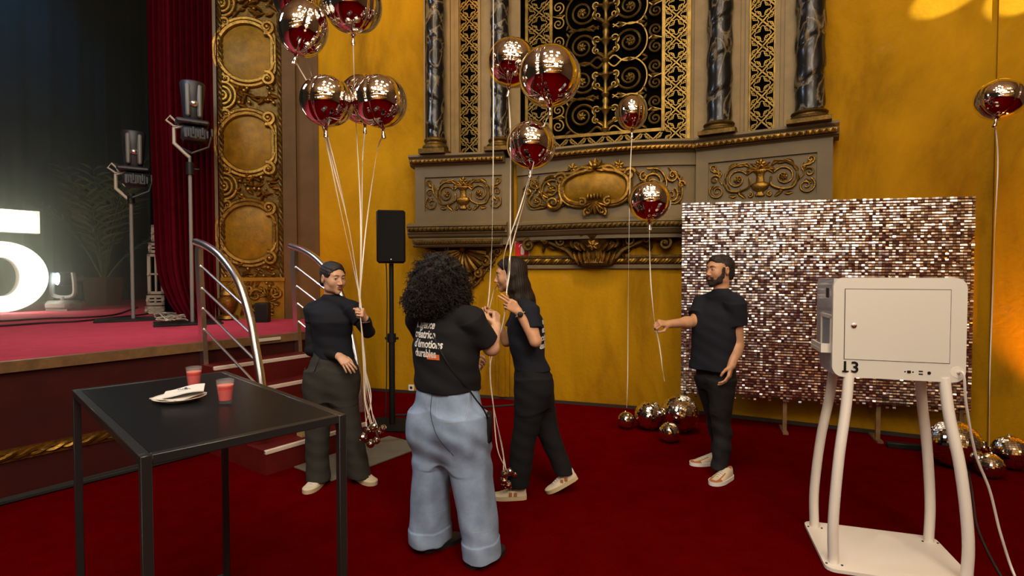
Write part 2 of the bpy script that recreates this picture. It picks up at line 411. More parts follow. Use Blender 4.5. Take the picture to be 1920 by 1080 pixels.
# marble with veins
def marble():
    m = mat('black marble', (.012, .011, .012), .27, spec=.35, coat=.08); nt = m.node_tree; b = nt.nodes['Principled BSDF']
    tc = nt.nodes.new('ShaderNodeTexCoord'); mp = nt.nodes.new('ShaderNodeMapping'); mp.inputs['Scale'].default_value = (1, 1, .55); mp.inputs['Rotation'].default_value = (.5, .4, .2)
    n = nt.nodes.new('ShaderNodeTexNoise'); n.inputs['Scale'].default_value = 3.6; n.inputs['Detail'].default_value = 8; n.inputs['Distortion'].default_value = 1.6
    r = nt.nodes.new('ShaderNodeValToRGB'); e = r.color_ramp.elements
    e[0].position = .40; e[0].color = (.007, .0065, .006, 1); e[1].position = .62; e[1].color = (.008, .0075, .007, 1)
    q = e.new(.50); q.color = (.17, .125, .065, 1); q = e.new(.46); q.color = (.012, .011, .01, 1); q = e.new(.53); q.color = (.05, .038, .022, 1); q = e.new(.56); q.color = (.010, .009, .0085, 1)
    nt.links.new(tc.outputs['Object'], mp.inputs['Vector']); nt.links.new(mp.outputs['Vector'], n.inputs['Vector']); nt.links.new(n.outputs['Fac'], r.inputs['Fac']); nt.links.new(r.outputs['Color'], b.inputs['Base Color'])
    return m
M_MARBLE = marble()

struct('floor', MB().box((-1, -2, -.05), (26, 26, .1)), M_CARPET)
M_BULBW = mat('warm bulb', (1, .9, .7), .4, emit=(1, .80, .50), estr=38); M_COVE = mat('added glow', (1, .9, .8), .5, emit=(1, .74, .36), estr=2.4); M_GLOWC = mat('cool added glow', (.9, .95, 1), .5, emit=(.72, .85, 1), estr=4.0)
M_HALLG = mat('hall gold paint', (.50, .28, .07), .6, var=.3, vscale=1.5)
rb = MB()
for z in (3.4, 6.2): rb.box((-1, -10.2, z), (24, 1.2, .9)); rb.box((-1, -9.55, z + .5), (24, .2, .12))
struct('trim_7', rb, M_HALLG, smooth=False)
rb = MB()
for z in (2.92, 5.72):
    for k in range(8): rb.box((-11 + 2.9 * k, -9.66, z), (1.9, .12, .1))
struct('added_glow_strip', rb, M_COVE, smooth=False)  # unseen glowing strips, added to give the sequins bright flecks
rb = MB()
for k in range(3): rb.box((-5.0 + k * 1.9, -5.6 - k * .3, 2.6 + .35 * k), (1.3, .1, .9))
struct('added_glow_panel', rb, M_GLOWC, smooth=False)  # unseen cool glowing panels, added for bluish flecks in the sequins
_rg = random.Random(12); rb = MB()
for (cx, cy_, cz) in ((0.5, -3.0, 6.6), (4.5, -2.0, 6.9), (-4.0, -5.0, 6.4), (2.5, -7.0, 5.8), (-1.5, -8.0, 7.0), (6.5, -6, 6.2)):
    for k in range(16): an = k * 2.4; rr_ = .25 + .09 * k; rb.ball((cx + rr_ * math.cos(an), cy_ + rr_ * math.sin(an) * .8, cz + .25 * math.sin(k * 1.7)), .055, 8, 6)
tag(rb.build('chandelier_bulb', M_BULBW), 'warm chandelier bulbs under the hall ceiling behind the camera', 'bulbs', kind='stuff')
struct('ceiling', MB().box((-1, -2, 9.05), (26, 26, .1)), M_CEIL)
# curved rear wall of the hall side, as three straight runs
WL = Frame((-2.70, 7.44), (-.10, 6.75)); WC = Frame((-.10, 6.75), (2.11, 6.04)); WR = Frame((2.11, 6.04), (7.2, 3.52))
def wall_run(name, fr, u0, u1, m, z1=9.0, th=.2):
    return struct(name, MB().prism([(u0, 0), (u1, 0), (u1, z1), (u0, z1)], lambda u, v, w: fr.P(u, v, w), -th, 0), m, smooth=False)
LWL = (Vector((-.10, 6.75)) - Vector((-2.70, 7.44))).length; LWC = (Vector((2.11, 6.04)) - Vector((-.10, 6.75))).length
wall_run('wall_left', WL, -.02, LWL + .02, M_PLASTER); wall_run('wall_back', WC, 0, LWC, M_PLASTER); wall_run('wall_right', WR, -.02, 5.68, M_PLASTER)
struct('wall_rear', MB().box((-1, -14.1, 4.5), (26, .2, 9)), M_HALLG)
struct('wall_side', MB().box((11.1, -2, 4.5), (.2, 26, 9)), M_DARKWALL)
struct('wall_pier', MB().prism([(WR.u(1858), 0), (5.66, 0), (5.66, 9), (WR.u(1858), 9)], lambda u, v, w: WR.P(u, v, w), -.05, .035), M_PLASTER, smooth=False)
# skirting
M_SKIRT = mat('dark skirting', (.02, .012, .008), .7)
for nm, fr, u0, u1 in (('baseboard_left', WL, .42, LWL), ('baseboard_back', WC, 0, LWC), ('baseboard_right', WR, 0, 5.6)):
    struct(nm, MB().prism([(u0, 0), (u1, 0), (u1, .035), (u0, .035)], lambda u, v, w: fr.P(u, v, w), 0, .02), M_SKIRT, smooth=False)

# ---------------------------------------------------------------- stage
SD = Vector((.582, .813, 0)); SO = Vector((.813, -.582, 0)); S0 = Vector((-2.83, 4.80, 0)); DECK = .97
def SP_(s, o, z): return S0 + SD * s + SO * o + Vector((0, 0, z))
def sxy(s, o): p = SP_(s, o, 0); return (p.x, p.y)
deck_poly = [sxy(1.1, 0), (-2.32, 7.42), (-4.10, 7.22), (-4.2, 18), (-20, 18), (-20, 0), sxy(-11, -2), sxy(-11, 0)]
struct('stage_floor', MB().prism(deck_poly, lambda u, v, w: Vector((u, v, w)), DECK - .06, DECK), M_STAGE, smooth=False)
fr_ = Frame(sxy(-11, -.02), sxy(1.1, -.02)); L_ = 12.1
struct('stage_front', MB().prism([(0, 0), (L_, 0), (L_, DECK - .065), (0, DECK - .065)], lambda u, v, w: fr_.P(u, v, w), -.1, 0), M_RISER, smooth=False)
struct('stage_side', MB().prism([sxy(1.1, -.02), (-2.30, 7.40), (-2.5, 7.40), sxy(.95, -.1)], lambda u, v, w: Vector((u, v, w)), 0, DECK - .065), M_RISER, smooth=False)
struct('trim_1', MB().prism([(0, DECK - .075), (L_, DECK - .075), (L_, DECK + .004), (0, DECK + .004)], lambda u, v, w: fr_.P(u, v, w), -.03, .035), M_WOOD, smooth=False)
tw = MB()
N = 420
for ph in (0, math.pi):
    tw.tube([fr_.P(4 + 7.0 * i / N, .30 + .016 * math.sin(i * .55 + ph), .016 + .012 * math.cos(i * .55 + ph)) for i in range(N + 1)], .017, 5)
tw.prism([(0, .255), (11.0, .255), (11.0, .345), (0, .345)], lambda u, v, w: fr_.P(u, v, w), 0, .012)
struct('trim_2', tw, M_GOLD)

# ---------------------------------------------------------------- proscenium pilaster and ornament panel
FP = Frame((-4.03, 7.22), (-2.70, 7.44))
def PU(px): return FP.u(px)
def PV(py): return 1.6 + (512 - py) * .0073
def boxf(mb, fr, u0, u1, v0, v1, w0, w1, mi=0): return mb.prism([(u0, v0), (u1, v0), (u1, v1), (u0, v1)], lambda u, v, w: fr.P(u, v, w), w0, w1, mi)
pil = MB(); boxf(pil, FP, PU(534), PU(559), DECK, 9, -.3, .05); boxf(pil, FP, PU(559), PU(594), DECK, 9, -.3, .0); boxf(pil, FP, PU(592), PU(600), DECK, 9, -.3, .03)
struct('trim_3', pil, M_BROWN, smooth=False)

def leaf(mb, fn, u, v, ang, l, wd, h, w0=0.0, mi=0, curl=0.0):
    ca, sa = math.cos(ang), math.sin(ang); prof = ((0, .25), (.25, .8), (.5, 1), (.75, .75), (1, .08)); vs = []; fs = []
    for i, (t, q) in enumerate(prof):
        bend = curl * t * t * l
        for j, (sgn, hh) in enumerate(((-1, 0), (-.5, .75), (0, .55), (.5, .75), (1, 0))):
            x = t * l; y = sgn * wd * q * .5 + bend
            vs.append(fn(u + x * ca - y * sa, v + x * sa + y * ca, w0 + h * hh * (math.sin(math.pi * min(1, t * .8 + .2)) * .8 + .25)))
    for i in range(4):
        for j in range(4): a = i * 5 + j; fs.append((a, a + 1, a + 6, a + 5))
    return mb.add(vs, fs, mi)
def spiral(cu, cv, r0, turns, a0, sgn=1, n=36, rmin=.12, p=1.15):
    return [(cu + (r0 * (rmin + (1 - rmin) * (1 - i / n) ** p)) * math.cos(a0 + sgn * 2 * math.pi * turns * i / n), cv + (r0 * (rmin + (1 - rmin) * (1 - i / n) ** p)) * math.sin(a0 + sgn * 2 * math.pi * turns * i / n)) for i in range(n + 1)]
def vol(mb, fn, pts, r0, r1, w=.012, n=6, flat=1.0):       # tube along planar path with taper
    N = len(pts); mb.tube([fn(a, b, w) for a, b in pts], [lerp(r0, r1, i / (N - 1)) for i in range(N)], n, flat=flat); return mb
def flower(mb, fn, u, v, r, w=.01, n=6, h=.02):
    for k in range(n): leaf(mb, fn, u, v, 2 * math.pi * k / n + .3, r, r * .75, h, w)
    c = fn(u, v, w + h * .7); mb.ball(c, r * .28, 8, 5); return mb
fnP = lambda u, v, w: FP.P(u, v, w)
pp = thing('proscenium_ornament', 'tall gilded proscenium strip of round medallions beside the red curtain', 'ornament', FP.P(PU(470), DECK, .02))
mb = MB(); boxf(mb, FP, PU(416), PU(535), DECK, 6.6, -.25, .015); mb.build('back_panel', M_GOLDD, pp, smooth=False)
mb = MB(); boxf(mb, FP, PU(405), PU(417), DECK, 6.6, -.25, .05); mb.build('edge_strip', M_TAUPE, pp, smooth=False)
for px in (421, 530):
    mb = MB(); u0 = PU(px)
    for ph in (0, math.pi):
        mb.tube([FP.P(u0 + .016 * math.cos(z * 42 + ph), z, .045 + .014 * math.sin(z * 42 + ph)) for z in np.linspace(1.5 if px > 500 else 1.5, 6.5, 320)], .018, 5)
    mb.build('rope_border', M_GOLDD, pp)
cu = PU(470)
def med_path(r, cut, n=48):
    out = []
    for i in range(n):
        t = 2 * math.pi * i / n; out.append((min(r * math.cos(t), cut), r * 1.06 * math.sin(t)))
    return out
for ci, cyp in enumerate((-62, 105, 271, 437)):
    cv = PV(cyp); mb = MB(); vs = []; fs = []; n = 48; pth = med_path(.345, .305)
    for k in range(7):
        q = k / 6
        for (a, b) in pth: vs.append(FP.P(cu + a * q, cv + b * q, .018 + .045 * (1 - q * q)))
    for k in range(6):
        for i in range(n): j = (i + 1) % n; fs.append((k * n + i, k * n + j, (k + 1) * n + j, (k + 1) * n + i))
    mb.add(vs, fs).build('medallion', M_AMBERGOLD, pp, fix=True)
    mb = MB(); mb.tube([FP.P(cu + a, cv + b, .035) for a, b in med_path(.375, .325)], .034, 6, closed=True)
    mb.tube([FP.P(cu + a, cv + b, .03) for a, b in med_path(.425, .36)], .028, 6, closed=True)
    mb.build('medallion_frame', M_GOLD, pp)
    for sg in (-1, 1):
        mb = MB(); vol(mb, fnP, spiral(PU(508), cv + sg * .345, .095, 1.6, -sg * 1.9, sg), .034, .02, .05); mb.ball(FP.P(PU(508), cv + sg * .345, .06), .035, 8, 6)
        vol(mb, fnP, [(PU(508) + .02, cv + sg * .25), (PU(517), cv + sg * .2), (PU(521), cv + sg * .12)], .03, .014, .05); mb.build('volute', M_GOLD, pp)
        mb = MB(); vol(mb, fnP, spiral(PU(431), cv + sg * .37, .06, 1.2, sg * 2.4, -sg), .026, .018, .04); mb.ball(FP.P(PU(431), cv + sg * .37, .05), .024, 8, 6); mb.build('volute', M_GOLD, pp)
    bv = PV(cyp + 81)
    mb = MB()
    for r in (.055, .115, .175): mb.tube([FP.P(PU(424) + r * math.cos(t) * .95, bv + r * math.sin(t), .04) for t in np.linspace(-1.5, 1.5, 15)], .023, 6)
    mb.ball(FP.P(PU(425), bv, .04), .03, 8, 6)
    mb.build('ring_ornament', M_GOLD, pp)
    mb = MB(); rg = random.Random(ci)
    for k in range(26): leaf(mb, fnP, lerp(PU(448), PU(520), rg.random()), bv + rg.uniform(-.15, .15), rg.uniform(-1.1, 1.1) + (math.pi if rg.random() < .4 else 0), rg.uniform(.08, .15), rg.uniform(.05, .08), rg.uniform(.04, .075), .02, curl=rg.uniform(-.5, .5))
    for k in range(9): mb.ball(FP.P(lerp(PU(450), PU(520), rg.random()), bv + rg.uniform(-.14, .14), .055), rg.uniform(.018, .034), 7, 5)
    mb.build('leaf_garland', M_GOLD, pp)
mb = MB(); boxf(mb, FP, PU(414), PU(536), DECK, PV(523), 0, .05); boxf(mb, FP, PU(414), PU(536), PV(527), PV(520), 0, .075); mb.build('base_block', M_AMBERGOLD, pp, smooth=False)
mb = MB(); fb = lambda u, v, w: FP.P(u, v, w + .05)
c = FP.P(PU(430), DECK, .08)
mb.lathe([(.03, 0), (.13, .02), (.12, .06), (.06, .08), (.09, .12), (.125, .2), (.125, .28), (.09, .31), (.1, .34), (.07, .40), (.03, .44)], 16, c)
for (px, py, r, t, a, sg) in ((482, 553, .09, 1.4, .5, 1), (460, 568, .07, 1.3, 2, -1), (522, 549, .08, 1.5, 2.4, 1), (510, 575, .06, 1.2, -1, -1), (470, 540, .05, 1.2, 3, 1)): vol(mb, fb, spiral(PU(px), PV(py), r, t, a, sg), .026, .016, .02)
for k in range(9): leaf(mb, fb, PU(505), PV(566) + k * .012, R(90 + (k - 4) * 24), .16, .05, .045)
rg = random.Random(5)
for k in range(24): leaf(mb, fb, lerp(PU(455), PU(528), rg.random()), lerp(PV(592), PV(545), rg.random()), rg.uniform(0, 6.2), rg.uniform(.07, .12), .05, rg.uniform(.03, .06), .01, curl=rg.uniform(-.5, .5))
mb.build('base_relief', M_GOLD, pp)

# ---------------------------------------------------------------- projecting balcony front: two end blocks and a bowed centre
FL = Frame((-1.287, 6.774), (-.23, 6.5625)); FR = Frame((1.997, 5.927), (3.206, 5.213))
CTOP = [(3.07, .0), (3.07, .085), (3.045, .09), (3.03, .075), (3.02, .06), (3.00, .055), (2.965, .035), (2.95, .03), (2.945, .012), (2.93, .0)]
CBOT = [(2.235, .0), (2.22, .03), (2.205, .085), (2.18, .085), (2.17, .07), (2.115, .055), (2.10, .06), (2.085, .04), (2.06, .03), (2.04, .0)]
def gilt_band(fn, us, v0, v1, w, hi=.02, step=.055, leafy=True):
    mb = MB(); mb.sweep([(v0, w - .01), (v0, w + hi * .4), ((v0 + v1) / 2, w + hi * .7), (v1, w + hi * .5), (v1, w - .01)], fn, us)
    u0, u1 = us[0], us[-1]; n = int((u1 - u0) / step); vm = (v0 + v1) / 2; hh = abs(v1 - v0)
    for k in range(n):
        u = u0 + (k + .5) * (u1 - u0) / n
        if leafy: leaf(mb, fn, u - step * .3, v0 + hh * .1, R(62), hh * 1.05, step * .55, hi * 1.1, w + hi * .3)
        mb.ball(fn(u + step * .25, vm, w + hi * .6), (step * .2, hi * .5, hh * .36), 6, 4)
    return mb
def vase_relief(fn, w, h):
    a = MB(); fnn = fn
    prof = [(.30, 0), (.33, .04), (.2, .09), (.22, .13), (.5, .2), (.6, .3), (.5, .36), (.28, .40), (.24, .55), (.30, .64), (.46, .69), (.44, .73), (.2, .75)]
    vs = []; fs = []; m = 9
    for (r, z) in prof:
        for k in range(m):
            t = math.pi * k / (m - 1); vs.append(fnn(-math.cos(t) * r * h * .36, -h / 2 + h * .06 + z * h * .88, .004 + math.sin(t) * r * h * .16))
    for i in range(len(prof) - 1):
        for k in range(m - 1): fs.append((i * m + k, i * m + k + 1, (i + 1) * m + k + 1, (i + 1) * m + k))
    a.add(vs, fs); flower(a, fn, 0, h * .36, h * .13, .012)
    for sg in (-1, 1):
        for k in range(3): leaf(a, fn, sg * .01, h * .22, R(90 - sg * (25 + 28 * k)), h * .24, h * .09, .02, .006, curl=-sg * .5)
    b = MB(); q = w / .83
    for sg in (-1, 1):
        S = lambda pts: [(sg * x, y) for x, y in pts]
        vol(b, fn, S(spiral(w * .215, 0, h * .25, 1.7, R(150), -1)), .011, .007, .014); flower(b, fn, sg * w * .215, 0, h * .10, .01)
        vol(b, fn, S(spline([(w * .10, h * .02), (w * .10, -h * .18), (w * .20, -h * .30), (w * .30, -h * .26), (w * .335, -h * .05), (w * .31, h * .22), (w * .22, h * .36), (w * .12, h * .40)], 5)), .012, .009, .014)
        vol(b, fn, S(spiral(w * .41, -h * .26, h * .2, 1.6, R(60), -1)), .011, .007, .014)
        vol(b, fn, S(spiral(w * .435, h * .05, h * .13, 1.5, R(200), -1)), .01, .006, .014)
        vol(b, fn, S(spiral(w * .445, h * .36, h * .10, 1.5, R(250), 1)), .009, .006, .014)
        vol(b, fn, S(spline([(w * .45, h * .25), (w * .37, h * .2), (w * .39, h * .05), (w * .36, -h * .08)], 5)), .009, .007, .014)
        vol(b, fn, S(spiral(w * .09, -h * .40, h * .07, 1.3, R(90), 1, 18)), .012, .008, .012)
        for (x, y, an, l) in ((.30, .30, 130, .2), (.335, .08, 100, .2), (.28, -.28, 40, .18), (.33, -.15, 70, .18), (.24, .34, 160, .2), (.16, .38, 190, .16), (.20, -.36, 200, .2), (.22, -.40, -20, .16), (.18, -.42, 60, .16), (.12, .1, 120, .2), (.13, .2, 150, .15), (.38, .12, 60, .15), (.40, -.1, -60, .15), (.41, .26, 20, .12)):
            an = R(an) if sg > 0 else math.pi - R(an); leaf(b, fn, sg * w * x, h * y, an, h * l * 1.15, h * .1, .02, .006, curl=.4 * sg)
    return a, b
def end_block(label, fr, px0, px1, pxf0, pxf1, pr, vb):
    u0, u1, f0, f1 = fr.u(px0), fr.u(px1), fr.u(pxf0), fr.u(pxf1)
    t = thing('balcony_block', label, 'balcony', fr.P((u0 + u1) / 2, 2.0, -.1))
    fn = lambda u, v, w: fr.P(u, v, w)
    mb = MB(); a, b, c0, c1 = pr; cm = (c0 + c1) / 2
    boxf(mb, fr, f0, a, 1.95, 3.0, -.20, 0); boxf(mb, fr, b, f1, 1.95, 3.0, -.20, 0); boxf(mb, fr, a, b, c1, 3.0, -.20, 0); boxf(mb, fr, a, b, 1.95, c0, -.20, 0); boxf(mb, fr, a, b, c0, c1, -.20, -.022)
    mb.build('body', M_TAUPE, t, smooth=False)
    mb = MB(); mb.sweep([(v, w) for v, w in CTOP] + [(2.93, -.2), (3.07, -.2)], fn, [u0 + .03, u1 - .03]); mb.build('top_cornice', M_TAUPE, t, smooth=False)
    gilt_band(fn, np.linspace(u0 + .05, u1 - .05, 2), 2.965, 3.005, .06, .03).build('gilt_band', M_GOLD, t)
    mb = MB(); mb.sweep(CBOT + [(2.04, -.2), (2.235, -.2)], fn, [u0, u1]); mb.build('lower_cornice', M_TAUPE, t, smooth=False)
    gilt_band(fn, np.linspace(u0 + .02, u1 - .02, 2), 2.118, 2.168, .065, .03).build('gilt_band', M_GOLDD, t)
    if vb:
        mb = MB(); mb.sweep([(2.04, .0), (2.035, .02), (2.02, .05), (1.96, .02), (1.945, .02), (1.925, .0), (1.925, -.2), (2.04, -.2)], fn, [u0 + .06, u1 - .06]); mb.build('soffit_moulding', M_TAUPE, t, smooth=False)
        gilt_band(fn, np.linspace(u0 + .09, u1 - .09, 2), 1.965, 2.02, .035, .022, .035, False).build('gilt_band', M_GOLDD, t)
    um = (a + b) / 2; fnr = lambda u, v, w: fr.P(um + u, cm + v, w - .02)
    v_, s_ = vase_relief(fnr, b - a, c1 - c0); v_.build('vase_relief', M_GOLD, t); s_.build('scroll_relief', M_GOLD, t)
    return t
pL = (FL.u(797), FL.u(941), 2.37, 2.80); pR = (FR.u(1326), FR.u(1529), 2.38, 2.80)
end_block('taupe balcony end block with gilded vase panel above the curly-haired woman', FL, 767, 952, 779, 958, pL, True)
end_block('taupe balcony end block with gilded vase panel above the shimmer wall', FR, 1297, 1576, 1303, 1558, pR, False)
# bowed centre
_p = [np.array(q) for q in ((.10, 6.60), (1.13, 6.10), (2.02, 5.94))]
def CXY(t):
    a = (t - .5) * (t - 1) / .5; b = t * (t - 1) / -.25; c = t * (t - .5) / .5; return a * _p[0] + b * _p[1] + c * _p[2]
def fnC(t, v, w):
    q = CXY(t); d = CXY(t + .01) - CXY(t - .01); d /= np.linalg.norm(d); return Vector((q[0] + d[1] * w, q[1] - d[0] * w, v))
def Ct(px):
    lo, hi = -.2, 1.2
    for _ in range(40):
        m = (lo + hi) / 2; q = CXY(m)
        if 960 + 1000 * q[0] / q[1] < px: lo = m
        else: hi = m
    return lo
CL = 2.05
us = np.linspace(-.02, 1.02, 25)
t = thing('balcony_block', 'bowed middle section of the taupe balcony with gilded cartouche', 'balcony', fnC(.5, 2.0, -.1))
ct0, ct1, cv0, cv1 = Ct(984), Ct(1282), 2.36, 2.80
mb = MB(); mb.sweep([(2.0, 0), (cv0, 0), (cv0, -.022), (cv1, -.022), (cv1, 0), (3.0, 0), (3.0, -.2), (2.0, -.2)], fnC, us); mb.build('body', M_TAUPE, t, smooth=False)
mb = MB(); mb.sweep(CTOP + [(2.93, -.2), (3.07, -.2)], fnC, us); mb.build('top_cornice', M_TAUPE, t)
mb = MB(); mb.sweep(CBOT + [(2.04, -.2), (2.235, -.2)], fnC, us); mb.build('lower_cornice', M_TAUPE, t)
gilt_band(fnC, np.linspace(0, 1, 25), 2.965, 3.005, .06, .03, .055 / CL).build('gilt_band', M_GOLD, t)
gilt_band(fnC, np.linspace(0, 1, 25), 2.118, 2.168, .065, .03, .055 / CL).build('gilt_band', M_GOLDD, t)
cc = Ct(1117); fcc = lambda u, v, w: fnC(cc + u / CL, 2.585 + v, w)
mb = MB(); pl = spline([(-.34, .06), (-.24, .14), (-.12, .17), (0, .20), (.12, .17), (.24, .14), (.34, .06), (.33, -.08), (.22, -.16), (0, -.17), (-.22, -.16), (-.33, -.08)], 4, True)
vs = []; fs = []; n = len(pl)
for k in range(6):
    q = k / 5
    for (a, b) in pl: vs.append(fcc(a * q, b * q, .02 + .06 * (1 - q * q)))
for k in range(5):
    for i in range(n): j = (i + 1) % n; fs.append((k * n + i, k * n + j, (k + 1) * n + j, (k + 1) * n + i))
mb.add(vs, fs).build('cartouche_plaque', M_AMBERGOLD, t)
mb = MB(); mb.tube([fcc(a * 1.06, b * 1.1, .035) for a, b in pl], .028, 7, closed=True); mb.tube([fcc(a * 1.17, b * 1.27, .02) for a, b in pl], .02, 6, closed=True)
for sg in (-1, 1):
    vol(mb, fcc, [(sg * x, y) for x, y in spiral(.38, .12, .075, 1.5, R(20), 1)], .024, .014, .03); vol(mb, fcc, [(sg * x, y) for x, y in spiral(.47, -.15, .09, 1.6, R(160), 1)], .026, .014, .03)
    vol(mb, fcc, [(sg * x, y) for x, y in spline([(.06, .22), (.16, .23), (.24, .18), (.33, .17)], 5)], .024, .02, .04)
    vol(mb, fcc, [(sg * x, y) for x, y in spiral(.14, -.17, .05, 1.4, R(60), 1, 20)], .022, .014, .06); flower(mb, fcc, sg * .26, .24, .06, .02)
    vol(mb, fcc, [(sg * x, y) for x, y in spiral(.08, -.28, .05, 1.3, R(-60), 1, 20)], .02, .012, .05)
for k in range(7): leaf(mb, fcc, 0, .20, R(90 + (k - 3) * 32), .13, .07, .05, .03); leaf(mb, fcc, 0, -.16, R(-90 + (k - 3) * 22), .16, .06, .05, .05)
for k in range(5): leaf(mb, fcc, (k - 2) * .035, -.14, R(90), .07, .04, .03, .07)
mb.ball(fcc(0, .235, .07), .035, 10, 7); mb.build('cartouche_frame', M_GOLD, t)
for sg, e in ((-1, ct0), (1, ct1)):
    mb = MB(); wv = abs(e - cc) * CL; f2 = lambda u, v, w: fnC(cc + sg * u / CL, 2.58 + v, w - .02)
    rg = random.Random(11 + sg)
    for (x, y, r, tn, a0, s2) in ((.63, .02, .12, 1.8, 150, -1), (.84, -.11, .085, 1.6, 60, -1), (.85, .11, .075, 1.5, 200, 1), (.52, .1, .06, 1.3, 90, 1), (.96, 0, .05, 1.3, 0, 1)):
        x = x * wv; vol(mb, f2, spiral(x, y, r, tn, R(a0), s2), .015, .009, .02); flower(mb, f2, x, y, r * .4, .01)
    vol(mb, f2, spline([(.45 * wv, -.18), (.56 * wv, -.16), (.7 * wv, -.12), (.78 * wv, .02), (.70 * wv, .17), (.55 * wv, .19)], 6), .015, .01, .02)
    vol(mb, f2, spline([(.74 * wv, -.19), (.9 * wv, -.2), (.97 * wv, -.1), (.93 * wv, .06), (.8 * wv, .2)], 6), .013, .009, .02)
    for k in range(34): leaf(mb, f2, wv * rg.uniform(.47, .97), rg.uniform(-.19, .18), rg.uniform(0, 6.28), rg.uniform(.05, .10), .035, .028, .006, curl=rg.uniform(-.6, .6))
    mb.build('scroll_relief', M_GOLD, t)

# ---------------------------------------------------------------- corbels below the balcony
fwl = lambda u, v, w: FL.P(u, v, w - .29)
t = thing('corbel', 'gilded shell corbel tapering down behind the curly-haired woman', 'corbel', FL.P(FL.u(868), 1.6, -.29)); cu = FL.u(868, -.15)
mb = MB()
for k in range(11):
    a = R(-172 + 16.4 * k); l = .30
    mb.tube([fwl(cu + math.cos(a) * r, 1.90 + math.sin(a) * r, .10 + .06 * math.sin(r / l * 2.6)) for r in np.linspace(.03, l, 7)], [.008 + .034 * q for q in np.linspace(0, 1, 7)], 6)
mb.ball(fwl(cu, 1.905, .16), .04, 10, 6); mb.build('shell', M_GOLD, t)
mb = MB()
mb.prism([(cu - .47, 1.925), (cu + .5, 1.925), (cu + .44, 1.82), (cu + .22, 1.62), (cu + .08, 1.45), (cu, 1.36), (cu - .06, 1.45), (cu - .25, 1.66), (cu - .42, 1.82)], fwl, 0, .06); mb.build('backing', M_GOLDD, t, smooth=False)
mb = MB()
for sg in (-1, 1):
    vol(mb, fwl, [(cu + sg * x, y) for x, y in spline([(.48, 1.90), (.36, 1.86), (.33, 1.74), (.22, 1.66), (.13, 1.52), (.03, 1.42)], 7)], .035, .02, .10)
    vol(mb, fwl, [(cu + sg * x, y) for x, y in spline([(.44, 1.83), (.40, 1.76), (.28, 1.62), (.17, 1.47), (.02, 1.36)], 7)], .025, .015, .08)
    for (x, y, r, a0) in ((.44, 1.87, .055, 40), (.29, 1.75, .08, 120), (.19, 1.60, .06, 60), (.08, 1.50, .045, 100)):
        vol(mb, fwl, [(cu + sg * p, q) for p, q in spiral(x, y, r, 1.5, R(a0), -1, 26)], .024, .014, .12); mb.ball(fwl(cu + sg * x, y, .13), .022, 7, 5)
    rg = random.Random(3)
    for k in range(16):
        q = rg.random(); leaf(mb, fwl, cu + sg * lerp(.42, .05, q), lerp(1.84, 1.45, q) + rg.uniform(-.05, .05), rg.uniform(-2.2, .5) if sg > 0 else math.pi - rg.uniform(-2.2, .5), .1, .05, .04, .06)
mb.build('scroll', M_GOLD, t)
t = thing('corbel', 'dark gilded leaf corbel under the bowed balcony, above the rope moulding', 'corbel', WC.P(WC.u(1117), 1.75, 0))
fwc = lambda u, v, w: WC.P(u, v, w); cu = WC.u(1117)
mb = MB(); vs = []; fs = []; prof = ((2.04, .30, .24), (1.98, .27, .22), (1.93, .20, .17), (1.86, .17, .14), (1.78, .19, .15), (1.72, .22, .17), (1.69, .22, .15), (1.68, .2, .02))
m = 13
for (z, a, b) in prof:
    for k in range(m):
        th = math.pi * k / (m - 1); vs.append(fwc(cu - math.cos(th) * a, z, .005 + math.sin(th) * b * (1 + .06 * math.cos(th * 12))))
for i in range(len(prof) - 1):
    for k in range(m - 1): fs.append((i * m + k, i * m + k + 1, (i + 1) * m + k + 1, (i + 1) * m + k))
mb.add(vs, fs).build('bracket', M_GOLDD, t)
mb = MB()
for k in range(9): leaf(mb, fwc, cu + (k - 4) * .045, 1.70, R(90 + (4 - k) * 6), .17, .07, .07, .10 + .03 * (4 - abs(k - 4)) / 4)
for k in range(7): leaf(mb, fwc, cu + (k - 3) * .05, 1.86, R(90 + (3 - k) * 16), .15, .07, .07, .12)
flower(mb, fwc, cu, 1.93, .07, .22); mb.build('leaf', M_GOLD, t)
for sg in (-1, 1):
    mb = MB(); S = lambda pts: [(cu + sg * x, y) for x, y in pts]
    vol(mb, fwc, S(spline([(.10, 1.74), (.24, 1.78), (.33, 1.87), (.50, 1.95), (.62, 2.0), (.78, 1.99)], 7)), .035, .02, .09)
    for (x, y, r, a0, s2) in ((.22, 1.95, .085, 200, -1), (.40, 1.98, .075, 160, -1), (.80, 1.94, .075, 90, -1), (.60, 1.985, .04, 0, 1)):
        vol(mb, fwc, S(spiral(x, y, r, 1.6, R(a0), s2, 28)), .026, .014, .12); mb.ball(fwc(cu + sg * x, y, .14), .022, 7, 5)
    rg = random.Random(21)
    for k in range(26):
        q = rg.random(); x = lerp(.15, .98, q); y = lerp(1.84, 1.985, min(1, q * 1.6)) + rg.uniform(-.04, .05); leaf(mb, fwc, cu + sg * x, y, rg.uniform(0, 6.28), .09, .05, .05, .04, curl=rg.uniform(-.6, .6))
    mb.build('scroll_arm', M_GOLDD, t)

